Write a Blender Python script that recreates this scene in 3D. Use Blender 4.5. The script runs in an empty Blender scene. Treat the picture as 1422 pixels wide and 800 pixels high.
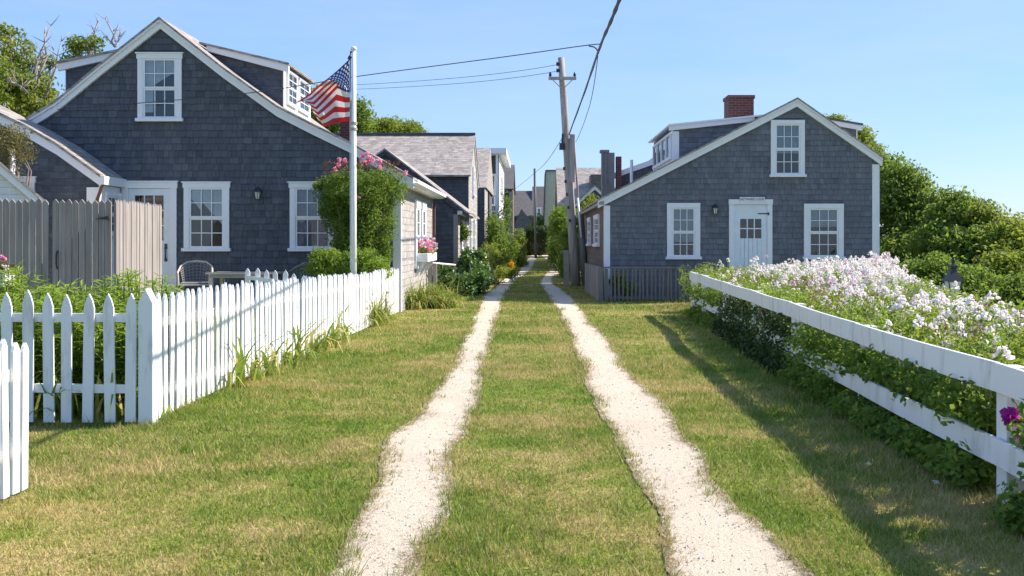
import bpy, math, random
import numpy as np
from mathutils import Vector
R = math.radians
random.seed(7); rng = np.random.default_rng(11)
F, CX, HY, CH = 1400.0, 738.0, 335.0, 1.5
SC = bpy.context.scene
COL = SC.collection
WL = {}          # world position of every object's origin, by name

def sstep(a, b, x):
    t = np.clip((x-a)/(b-a), 0, 1); return t*t*(3-2*t)
def gz(X, Y):
    """height of the ground"""
    X = np.asarray(X, float); Y = np.asarray(Y, float)
    z = .45*sstep(38, 62, Y)
    z = z + .22*sstep(-3.3, -4.6, X)*sstep(8.4, 11, Y)*(1-sstep(24, 30, Y))
    z = z - .5*sstep(5.2, 9, X)*sstep(4, 9, Y)*(1-sstep(17, 22, Y))
    z = z + .012*np.sin(X*1.7+Y*.6) + .01*np.sin(Y*1.3-X*.5)
    return z
def PX(x, Y): return (x-CX)*Y/F
def PZ(y, Y): return CH-(y-HY)*Y/F
def P(x, y, Y): return (PX(x, Y), Y, PZ(y, Y))
def GY(y):
    """distance at which flat ground shows at that height of the photograph"""
    Y = F*CH/(y-HY)
    for _ in range(40):
        Y = .5*Y + .5*F*(CH-.45*float(sstep(38, 62, Y)))/(y-HY)
    return Y

# ------------------------------------------------------------------ materials
def mat(name):
    m = bpy.data.materials.new(name); m.use_nodes = True
    nt = m.node_tree; b = nt.nodes['Principled BSDF']
    return m, nt, b
def N(nt, t, **k):
    n = nt.nodes.new(t)
    for a, v in k.items(): setattr(n, a, v)
    return n
def M_(nt, op, a, b=None, c=None):
    n = nt.nodes.new('ShaderNodeMath'); n.operation = op
    for i, v in enumerate((a, b, c)):
        if v is None: continue
        if isinstance(v, (int, float)): n.inputs[i].default_value = v
        else: nt.links.new(v, n.inputs[i])
    return n.outputs[0]
def MIX(nt, f, a, b, bt='MIX'):
    n = nt.nodes.new('ShaderNodeMix'); n.data_type = 'RGBA'; n.blend_type = bt
    for i, v in ((0, f), (6, a), (7, b)):
        if isinstance(v, (int, float)): n.inputs[i].default_value = v
        elif isinstance(v, tuple): n.inputs[i].default_value = (*v, 1)
        else: nt.links.new(v, n.inputs[i])
    return n.outputs[2]
def NOISE(nt, scale, detail=3, vec=None, rough=.55, stretch=None):
    n = nt.nodes.new('ShaderNodeTexNoise'); n.inputs['Scale'].default_value = scale
    n.inputs['Detail'].default_value = detail; n.inputs['Roughness'].default_value = rough
    if vec is None: vec = nt.nodes.new('ShaderNodeNewGeometry').outputs['Position']
    if stretch:
        mp = nt.nodes.new('ShaderNodeMapping'); mp.inputs['Scale'].default_value = stretch
        nt.links.new(vec, mp.inputs[0]); vec = mp.outputs[0]
    nt.links.new(vec, n.inputs['Vector'])
    return n.outputs['Fac']
def RAMP(nt, fac, stops):
    n = nt.nodes.new('ShaderNodeValToRGB'); e = n.color_ramp.elements
    while len(e) < len(stops): e.new(.5)
    for i, (p, c) in enumerate(stops): e[i].position = p; e[i].color = (*c, 1)
    nt.links.new(fac, n.inputs[0]); return n.outputs[0]
def BUMP(nt, b, h, strength=.4, dist=.01):
    n = nt.nodes.new('ShaderNodeBump'); n.inputs['Strength'].default_value = strength
    n.inputs['Distance'].default_value = dist
    nt.links.new(h, n.inputs['Height']); nt.links.new(n.outputs[0], b.inputs['Normal'])
def plain(name, c, rough=.6, metal=0, var=.12, scale=6, bump=0):
    m, nt, b = mat(name)
    f = NOISE(nt, scale, 4)
    nt.links.new(RAMP(nt, f, [(.3, tuple(x*(1-var) for x in c)), (.7, tuple(min(1, x*(1+var)) for x in c))]), b.inputs['Base Color'])
    b.inputs['Roughness'].default_value = rough; b.inputs['Metallic'].default_value = metal
    if bump: BUMP(nt, b, NOISE(nt, scale*6, 3), bump, .005)
    return m
def shingle(name, ca, cb, h=.135, w=.12, stain=.5, warm=None, gap=.22, row=.5):
    """weathered wooden shingles laid in courses, from metre-scaled UVs"""
    m, nt, b = mat(name)
    uv = N(nt, 'ShaderNodeUVMap').outputs[0]
    sp = N(nt, 'ShaderNodeSeparateXYZ'); nt.links.new(uv, sp.inputs[0])
    wob = NOISE(nt, 1.3, 2, uv)
    v = M_(nt, 'DIVIDE', M_(nt, 'ADD', sp.outputs[1], M_(nt, 'MULTIPLY', wob, .05)), h)
    rowi = M_(nt, 'FLOOR', v); fv = M_(nt, 'FRACT', v)
    wn = N(nt, 'ShaderNodeTexWhiteNoise', noise_dimensions='1D'); nt.links.new(rowi, wn.inputs['W'])
    cx = N(nt, 'ShaderNodeCombineXYZ'); nt.links.new(M_(nt, 'MULTIPLY', sp.outputs[0], 2.6), cx.inputs[0]); nt.links.new(M_(nt, 'MULTIPLY', rowi, 7.37), cx.inputs[1])
    nz = NOISE(nt, 1, 1, cx.outputs[0])
    u = M_(nt, 'ADD', M_(nt, 'DIVIDE', sp.outputs[0], w), M_(nt, 'ADD', M_(nt, 'MULTIPLY', wn.outputs[0], 17), M_(nt, 'MULTIPLY', nz, 2.6)))
    coli = M_(nt, 'FLOOR', u); fu = M_(nt, 'FRACT', u)
    c2 = N(nt, 'ShaderNodeCombineXYZ'); nt.links.new(coli, c2.inputs[0]); nt.links.new(rowi, c2.inputs[1])
    w2 = N(nt, 'ShaderNodeTexWhiteNoise', noise_dimensions='2D'); nt.links.new(c2.outputs[0], w2.inputs['Vector'])
    col = MIX(nt, w2.outputs[0], ca, cb)
    st = NOISE(nt, .9, 5, uv, .6)
    col = MIX(nt, M_(nt, 'MULTIPLY', M_(nt, 'SUBTRACT', st, .35), stain*2.2), col, warm or tuple(x*.55 for x in ca))
    fib = NOISE(nt, 1, 3, uv, .6, (45, 5, 1))
    col = MIX(nt, M_(nt, 'MULTIPLY', fib, .5), col, tuple(x*.5 for x in ca))
    blot = NOISE(nt, 3.2, 4, uv, .65, (1, 2.2, 1)); col = MIX(nt, M_(nt, 'MULTIPLY', M_(nt, 'MAXIMUM', M_(nt, 'SUBTRACT', blot, .5), 0), 2.4), col, tuple(min(1, x*1.5) for x in ca))
    gapm = M_(nt, 'LESS_THAN', fu, .07)
    col = MIX(nt, M_(nt, 'MULTIPLY', gapm, gap), col, tuple(x*.15 for x in ca))
    rowm = M_(nt, 'GREATER_THAN', fv, .93)
    col = MIX(nt, M_(nt, 'MULTIPLY', rowm, row), col, tuple(x*.2 for x in ca))  # dark line along each course paints in the shadow under the butts
    nt.links.new(col, b.inputs['Base Color']); b.inputs['Roughness'].default_value = .85
    b.inputs['Specular IOR Level'].default_value = .25
    hgt = M_(nt, 'ADD', M_(nt, 'SUBTRACT', 1, fv), M_(nt, 'ADD', M_(nt, 'MULTIPLY', w2.outputs[0], .35), M_(nt, 'MULTIPLY', fib, .3)))
    BUMP(nt, b, hgt, .9, .02)
    return m
def foliage(name, stops, trans=.3, rough=.55, patch=None):
    m, nt, b = mat(name)
    at = N(nt, 'ShaderNodeAttribute', attribute_name='rnd')
    f = at.outputs['Fac']
    c = RAMP(nt, f, stops)
    if patch:
        n = NOISE(nt, patch[0], 4)
        n = M_(nt, 'MULTIPLY', M_(nt, 'SUBTRACT', n, patch[2]), patch[3]); n = M_(nt, 'MINIMUM', M_(nt, 'MAXIMUM', n, 0), .9)
        c = MIX(nt, n, c, patch[1])
    nt.links.new(c, b.inputs['Base Color']); b.inputs['Roughness'].default_value = rough
    b.inputs['Specular IOR Level'].default_value = .3
    tr = N(nt, 'ShaderNodeBsdfTranslucent'); nt.links.new(MIX(nt, .35, c, (.35, .45, .06)) if trans > .2 else c, tr.inputs[0])
    mx = N(nt, 'ShaderNodeMixShader'); mx.inputs[0].default_value = .45 if name.startswith('petal') else trans
    nt.links.new(b.outputs[0], mx.inputs[1]); nt.links.new(tr.outputs[0], mx.inputs[2])
    nt.links.new(mx.outputs[0], nt.nodes['Material Output'].inputs[0])
    return m
def white_paint(name, c=(.8, .8, .79), dirt=.25, dcol=(.35, .34, .3), low=True):
    m, nt, b = mat(name)
    f = NOISE(nt, 5, 5, None, .65, (1.5, 1.5, .35))
    g = NOISE(nt, 38, 4, None, .7, (1, 1, .25))
    k = M_(nt, 'MULTIPLY', M_(nt, 'MAXIMUM', M_(nt, 'SUBTRACT', f, .52), 0), dirt*5)
    c1 = MIX(nt, k, c, dcol)
    k2 = M_(nt, 'MULTIPLY', M_(nt, 'GREATER_THAN', M_(nt, 'ADD', g, M_(nt, 'MULTIPLY', f, .4)), .93), dirt*2)
    c1 = MIX(nt, k2, c1, (.33, .3, .27))
    nt.links.new(c1, b.inputs['Base Color']); b.inputs['Roughness'].default_value = .55
    BUMP(nt, b, g, .25, .003)
    return m

MT = {}
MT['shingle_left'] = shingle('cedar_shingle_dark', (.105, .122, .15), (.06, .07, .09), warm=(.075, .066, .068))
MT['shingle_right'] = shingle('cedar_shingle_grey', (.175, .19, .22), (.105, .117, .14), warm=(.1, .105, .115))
MT['shingle_lit'] = shingle('cedar_shingle_sunlit', (.41, .395, .385), (.28, .268, .262), w=.16, h=.15, stain=.2)  # sunlit copy of the cedar, the sunlight put into its paler colour
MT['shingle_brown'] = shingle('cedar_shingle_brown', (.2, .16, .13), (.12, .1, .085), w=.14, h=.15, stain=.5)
MT['shingle_shaded'] = shingle('cedar_shingle_shade', (.13, .135, .15), (.085, .09, .1), w=.16, stain=.2)  # shaded copy of the cedar, dark and bluish with the shade painted in
MT['roof'] = shingle('roof_shingle', (.44, .40, .375), (.23, .205, .195), h=.17, w=.2, stain=.35, warm=(.24, .18, .15), row=.95)
MT['roof_dark'] = shingle('roof_shingle_dark', (.15, .14, .14), (.1, .095, .1), h=.13, w=.15)
MT['clap'] = shingle('white_clapboard', (.8, .78, .73), (.78, .76, .71), h=.12, w=9, stain=.05, gap=0, row=.35)
MT['trim'] = white_paint('white_trim', (.74, .76, .79), .12)
MT['picket'] = white_paint('white_fence_paint', (.8, .8, .79), .5, (.42, .42, .34))
MT['picket_old'] = white_paint('worn_fence_paint', (.74, .76, .78), .62, (.3, .29, .27))
MT['rail'] = white_paint('rail_fence_paint', (.74, .74, .74), .55, (.36, .36, .31))
MT['door'] = plain('door_paint', (.68, .73, .78), .45, var=.05)
MT['black'] = plain('black_iron', (.02, .02, .022), .4)
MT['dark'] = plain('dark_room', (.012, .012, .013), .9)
MT['copper'] = plain('brown_downpipe', (.13, .06, .05), .5)
MT['metal'] = plain('galvanised_metal', (.35, .37, .4), .4, .6)
MT['flue'] = plain('flue_grey', (.16, .17, .17), .7)
MT['pole_white'] = plain('white_pole', (.78, .78, .77), .4, var=.05)
MT['wire'] = plain('wire_black', (.05, .055, .07), .6)
MT['teak'] = plain('grey_teak', (.33, .3, .27), .7, bump=.3)
MT['teak_dark'] = plain('dark_grey_wood', (.16, .145, .14), .85, bump=.3)
MT['wicker'] = plain('grey_wicker', (.2, .2, .21), .7)
MT['wickerw'] = plain('bleached_wood', (.5, .43, .37), .7)
MT['curtain'] = plain('net_curtain', (.75, .77, .8), .9, var=.15, scale=3)
MT['curtain_dim'] = plain('dim_curtain', (.22, .25, .33), .9, var=.3, scale=3)
MT['shade'] = plain('slatted_shade', (.42, .47, .52), .8)
MT['frosted'] = plain('frosted_glass', (.5, .56, .55), .3)
MT['cream'] = plain('pale_green_boards', (.42, .44, .36), .8)
def shake(name, stops, sil):
    m, nt, b = mat(name)
    at = N(nt, 'ShaderNodeAttribute', attribute_name='rnd').outputs['Fac']
    c = RAMP(nt, at, stops)
    fib = NOISE(nt, 1, 4, None, .65, (70, 70, 6)); st = NOISE(nt, .8, 5, None, .65); sv = NOISE(nt, 1, 4, None, .6, (5, 5, 1.2))
    c = MIX(nt, M_(nt, 'MULTIPLY', fib, .55), c, tuple(x*.45 for x in stops[0][1]))
    c = MIX(nt, M_(nt, 'MULTIPLY', M_(nt, 'MAXIMUM', M_(nt, 'SUBTRACT', st, .48), 0), 2.2), c, tuple(x*.62 for x in stops[1][1]))
    c = MIX(nt, M_(nt, 'MULTIPLY', M_(nt, 'MAXIMUM', M_(nt, 'SUBTRACT', sv, .54), 0), 1.5), c, sil)
    nt.links.new(c, b.inputs['Base Color']); b.inputs['Roughness'].default_value = .85; b.inputs['Specular IOR Level'].default_value = .2
    BUMP(nt, b, fib, .5, .004); return m
MT['shake_left'] = shake('cedar_shakes_dark', [(0, (.07, .08, .098)), (.5, (.108, .12, .146)), (1, (.15, .163, .19))], (.17, .185, .21))
MT['shake_right'] = shake('cedar_shakes_grey', [(0, (.125, .136, .16)), (.5, (.178, .19, .218)), (1, (.23, .243, .27))], (.26, .27, .3))
HOLES = {}
def shakes(house, Y, rk, x0, x1, z0, holes, m, row=.14, drop=.1):
    V = []; Fc = []; Rn = []; g = random.Random(5); vtop = max(p[1] for p in rk); r = 0
    while z0+r*row < vtop:
        vb = z0+r*row; u = x0+g.uniform(-.1, 0)
        while u < x1:
            w = g.choice((g.uniform(.07, .12), g.uniform(.1, .2))); a, b = max(u, x0), min(u+w-.004, x1); u += w
            if b-a < .02: continue
            jb = g.uniform(-.006, .004); lo, hi = vb+jb, vb+row*1.12; lim = min(hz(rk, a), hz(rk, b))-drop
            if lo > lim-.02: continue
            hi = min(hi, lim+.03); cuts = [(a, b)]
            for (p, q, e, f) in holes:
                if hi > q+.04 and lo < f-.04:
                    nc = []
                    for (c, d) in cuts:
                        if d <= p+.04 or c >= e-.04: nc.append((c, d)); continue
                        if c < p+.04: nc.append((c, p+.04))
                        if d > e-.04: nc.append((e-.04, d))
                    cuts = nc
            th = g.uniform(.018, .03); rn = min(1, max(0, g.gauss(.5, .19)))
            for (c, d) in cuts:
                if d-c < .012: continue
                k = len(V)
                V += [(c, Y-.001, lo), (d, Y-.001, lo), (d, Y-th, lo), (c, Y-th, lo), (c, Y-.002, hi), (d, Y-.002, hi)]
                Fc += [(k, k+1, k+2, k+3), (k+3, k+2, k+5, k+4), (k, k+3, k+4), (k+1, k+5, k+2)]; Rn += [rn]*6
        r += 1
    me = bpy.data.meshes.new('shingles'); me.from_pydata(V, [], Fc); me.materials.append(mm(m))
    at = me.attributes.new('rnd', 'FLOAT', 'POINT'); at.data.foreach_set('value', Rn)
    v = np.array(V); return place('shingles', me, house, v.min(0), v.max(0))
MT['stone'] = plain('pebbles', (.5, .46, .42), .9, var=.5, scale=30)
MT['bark'] = plain('bark', (.2, .17, .15), .9, var=.35, scale=9, bump=.6)
MT['bark_pale'] = plain('pale_bark', (.33, .28, .24), .9, var=.3, scale=9, bump=.6)
MT['soil'] = plain('soil', (.1, .07, .05), .95)
def _pole():
    m, nt, b = mat('weathered_pole')
    f = NOISE(nt, 1, 5, None, .65, (22, 22, 1.1)); g = NOISE(nt, 1.2, 3)
    c = RAMP(nt, f, [(.3, (.2, .18, .165)), (.5, (.38, .345, .32)), (.7, (.5, .46, .43))])
    c = MIX(nt, M_(nt, 'MULTIPLY', g, .4), c, (.25, .22, .2))
    nt.links.new(c, b.inputs['Base Color']); b.inputs['Roughness'].default_value = .9
    BUMP(nt, b, f, .6, .02); return m
MT['pole'] = _pole()
def _boards():
    m, nt, b = mat('weathered_boards')
    f = NOISE(nt, 1, 5, None, .65, (28, 28, 1.3)); g = NOISE(nt, 1.5, 3)
    at = N(nt, 'ShaderNodeAttribute', attribute_name='rnd').outputs['Fac']
    c = RAMP(nt, f, [(.3, (.15, .13, .125)), (.5, (.27, .245, .235)), (.72, (.38, .345, .33))])
    c = MIX(nt, M_(nt, 'MULTIPLY', at, .45), c, (.13, .115, .115))
    c = MIX(nt, M_(nt, 'MULTIPLY', g, .3), c, (.42, .38, .36))
    nt.links.new(c, b.inputs['Base Color']); b.inputs['Roughness'].default_value = .9
    BUMP(nt, b, f, .6, .01); return m
MT['boards'] = _boards()
def _glass():
    m, nt, b = mat('window_glass')
    tr = N(nt, 'ShaderNodeBsdfTransparent'); tr.inputs[0].default_value = (.75, .8, .82, 1)
    gl = N(nt, 'ShaderNodeBsdfGlossy'); gl.inputs['Roughness'].default_value = .02
    fr = N(nt, 'ShaderNodeLayerWeight'); fr.inputs[0].default_value = .5
    wv = NOISE(nt, 2.5, 2); bp = N(nt, 'ShaderNodeBump'); bp.inputs['Strength'].default_value = .15; bp.inputs['Distance'].default_value = .02
    nt.links.new(wv, bp.inputs['Height']); nt.links.new(bp.outputs[0], gl.inputs['Normal'])
    k = M_(nt, 'ADD', M_(nt, 'MULTIPLY', M_(nt, 'POWER', fr.outputs['Facing'], 5), .9), .06)
    mx = N(nt, 'ShaderNodeMixShader'); nt.links.new(k, mx.inputs[0]); nt.links.new(tr.outputs[0], mx.inputs[1]); nt.links.new(gl.outputs[0], mx.inputs[2])
    nt.links.new(mx.outputs[0], nt.nodes['Material Output'].inputs[0]); return m
MT['glass'] = _glass()
def _brick():
    m, nt, b = mat('red_brick')
    uv = N(nt, 'ShaderNodeUVMap').outputs[0]
    t = N(nt, 'ShaderNodeTexBrick'); nt.links.new(uv, t.inputs[0])
    t.inputs['Color1'].default_value = (.14, .04, .033, 1); t.inputs['Color2'].default_value = (.085, .028, .026, 1); t.inputs['Mortar'].default_value = (.15, .12, .11, 1)
    t.inputs['Scale'].default_value = 1; t.inputs['Brick Width'].default_value = .21; t.inputs['Row Height'].default_value = .075; t.inputs['Mortar Size'].default_value = .008
    nt.links.new(t.outputs[0], b.inputs['Base Color']); b.inputs['Roughness'].default_value = .9
    BUMP(nt, b, t.outputs[1], -.5, .01); return m
MT['brick'] = _brick()
GREEN = foliage('leaf_green', [(0, (.06, .12, .018)), (.5, (.12, .21, .03)), (1, (.24, .33, .055))], .5)
BRIGHT = foliage('leaf_bright', [(0, (.09, .17, .02)), (.5, (.2, .32, .035)), (1, (.34, .45, .07))], .5)
YELLOW = foliage('leaf_yellowgreen', [(0, (.09, .14, .018)), (.5, (.2, .26, .03)), (1, (.36, .38, .065))], .5)
OLIVE = foliage('leaf_olive', [(0, (.06, .06, .02)), (.5, (.13, .11, .035)), (1, (.22, .17, .06))])
DARKG = foliage('leaf_dark', [(0, (.02, .045, .012)), (.5, (.045, .085, .018)), (1, (.1, .15, .03))], .2)
HOSTA = foliage('leaf_hosta', [(0, (.05, .11, .03)), (.5, (.1, .2, .05)), (1, (.24, .36, .13))], .22, .4)
LILY = foliage('leaf_daylily', [(0, (.08, .15, .02)), (.5, (.18, .27, .035)), (.75, (.36, .38, .07)), (1, (.62, .48, .2))], .4)
BUD = foliage('leaf_reddish', [(0, (.1, .08, .03)), (.5, (.22, .1, .06)), (1, (.32, .14, .1))], .2)
WHITEF = foliage('petal_white', [(0, (.8, .66, .7)), (.25, (.9, .84, .84)), (1, (.95, .93, .91))], .19)
PINKISH = foliage('petal_pale_pink', [(0, (.55, .3, .48)), (.5, (.8, .58, .7)), (1, (.9, .78, .84))], .2)
PINK = foliage('petal_pink', [(0, (.75, .2, .35)), (.5, (.85, .35, .5)), (1, (.9, .6, .7))], .2)
MAGENTA = foliage('petal_magenta', [(0, (.35, .02, .25)), (1, (.6, .05, .45))], .2)
PURPLE = foliage('petal_purple', [(0, (.1, .03, .4)), (1, (.2, .07, .6))], .2)
ORANGE = foliage('petal_yellow', [(0, (.8, .35, .02)), (1, (.9, .55, .03))], .2)
def lawncolors(nt, rnd):
    """green, dull green and straw, in patches over the lawn"""
    p1 = NOISE(nt, .55, 5, None, .6); p2 = NOISE(nt, 2.6, 4, None, .6); p3 = NOISE(nt, .23, 2, None, .5)
    s = M_(nt, 'ADD', M_(nt, 'MULTIPLY', p1, .62), M_(nt, 'ADD', M_(nt, 'MULTIPLY', p2, .38), M_(nt, 'MULTIPLY', p3, .12)))
    if rnd is not None: s = M_(nt, 'ADD', s, M_(nt, 'MULTIPLY', M_(nt, 'SUBTRACT', rnd, .5), .22))
    return RAMP(nt, s, [(.38, (.10, .19, .018)), (.50, (.18, .27, .03)), (.58, (.31, .31, .075)), (.67, (.52, .41, .19))])
def _lawn():
    m, nt, b = mat('lawn_turf')
    n = NOISE(nt, 60, 3)
    c = MIX(nt, M_(nt, 'MULTIPLY', n, .45), lawncolors(nt, NOISE(nt, 25, 3)), (.12, .09, .04))
    nt.links.new(c, b.inputs['Base Color']); b.inputs['Roughness'].default_value = .95; b.inputs['Specular IOR Level'].default_value = .1
    BUMP(nt, b, NOISE(nt, 45, 4), .9, .04); return m
MT['lawn'] = _lawn()
def _blade():
    m, nt, b = mat('grass_blades')
    at = N(nt, 'ShaderNodeAttribute', attribute_name='rnd').outputs['Fac']
    c = lawncolors(nt, at)
    dry = M_(nt, 'GREATER_THAN', M_(nt, 'FRACT', M_(nt, 'MULTIPLY', at, 7.7)), .8)
    c = MIX(nt, M_(nt, 'MULTIPLY', dry, .5), c, (.46, .4, .2))
    nt.links.new(c, b.inputs['Base Color']); b.inputs['Roughness'].default_value = .6; b.inputs['Specular IOR Level'].default_value = .25
    tr = N(nt, 'ShaderNodeBsdfTranslucent'); nt.links.new(c, tr.inputs[0])
    mx = N(nt, 'ShaderNodeMixShader'); mx.inputs[0].default_value = .35
    nt.links.new(b.outputs[0], mx.inputs[1]); nt.links.new(tr.outputs[0], mx.inputs[2]); nt.links.new(mx.outputs[0], nt.nodes['Material Output'].inputs[0])
    return m
MT['blade'] = _blade()
def _track():
    m, nt, b = mat('crushed_shell_track')
    n1 = NOISE(nt, 110, 4, None, .7); n2 = NOISE(nt, 1.4, 4); n3 = NOISE(nt, 22, 4, None, .7)
    c = RAMP(nt, n1, [(.28, (.33, .27, .22)), (.42, (.55, .47, .37)), (.7, (.67, .59, .485))])
    c = MIX(nt, M_(nt, 'MULTIPLY', M_(nt, 'MAXIMUM', M_(nt, 'SUBTRACT', n2, .5), 0), 1.6), c, (.42, .34, .27))
    c = MIX(nt, M_(nt, 'MULTIPLY', M_(nt, 'GREATER_THAN', n3, .66), .5), c, (.3, .23, .17))
    ed = N(nt, 'ShaderNodeAttribute', attribute_name='rnd').outputs['Fac']; n4 = NOISE(nt, 7, 5, None, .7)
    soil = M_(nt, 'MULTIPLY', M_(nt, 'MAXIMUM', M_(nt, 'SUBTRACT', M_(nt, 'ADD', M_(nt, 'MULTIPLY', ed, .62), n4), 1.0), 0), 5)
    c = MIX(nt, M_(nt, 'MINIMUM', soil, .85), c, (.25, .17, .1))
    nt.links.new(c, b.inputs['Base Color']); b.inputs['Roughness'].default_value = .95; b.inputs['Specular IOR Level'].default_value = .1
    BUMP(nt, b, M_(nt, 'ADD', n1, M_(nt, 'ADD', n3, n2)), .9, .012); return m
MT['track'] = _track()
def _flag():
    m, nt, b = mat('striped_flag')
    uv = N(nt, 'ShaderNodeUVMap').outputs[0]; sp = N(nt, 'ShaderNodeSeparateXYZ'); nt.links.new(uv, sp.inputs[0])
    u, v = sp.outputs[0], sp.outputs[1]
    s = M_(nt, 'FLOOR', M_(nt, 'MULTIPLY', v, 13)); odd = M_(nt, 'MODULO', s, 2)
    col = MIX(nt, odd, (.66, .06, .07), (.86, .85, .85))
    can = M_(nt, 'MULTIPLY', M_(nt, 'LESS_THAN', u, .4), M_(nt, 'LESS_THAN', v, 7/13))
    a = M_(nt, 'MULTIPLY', u, 30); bb = M_(nt, 'MULTIPLY', v, 130/7)
    ra = M_(nt, 'ROUND', a); rb = M_(nt, 'ROUND', bb)
    da = M_(nt, 'SUBTRACT', a, ra); db = M_(nt, 'SUBTRACT', bb, rb)
    d = M_(nt, 'SQRT', M_(nt, 'ADD', M_(nt, 'MULTIPLY', da, da), M_(nt, 'MULTIPLY', db, db)))
    par = M_(nt, 'LESS_THAN', M_(nt, 'MODULO', M_(nt, 'ADD', ra, rb), 2), .5)
    inr = M_(nt, 'MULTIPLY', M_(nt, 'MULTIPLY', M_(nt, 'GREATER_THAN', ra, .5), M_(nt, 'LESS_THAN', ra, 11.5)), M_(nt, 'MULTIPLY', M_(nt, 'GREATER_THAN', rb, .5), M_(nt, 'LESS_THAN', rb, 9.5)))
    st = M_(nt, 'MULTIPLY', M_(nt, 'MULTIPLY', M_(nt, 'LESS_THAN', d, .47), par), inr)
    cc = MIX(nt, st, (.06, .1, .3), (.86, .86, .88))
    col = MIX(nt, can, col, cc)
    nt.links.new(col, b.inputs['Base Color']); b.inputs['Roughness'].default_value = .8
    tr = N(nt, 'ShaderNodeBsdfTranslucent'); nt.links.new(col, tr.inputs[0])
    mx = N(nt, 'ShaderNodeMixShader'); mx.inputs[0].default_value = .4
    nt.links.new(b.outputs[0], mx.inputs[1]); nt.links.new(tr.outputs[0], mx.inputs[2]); nt.links.new(mx.outputs[0], nt.nodes['Material Output'].inputs[0])
    return m
MT['flag'] = _flag()
def mm(x): return MT[x] if isinstance(x, str) else x

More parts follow.
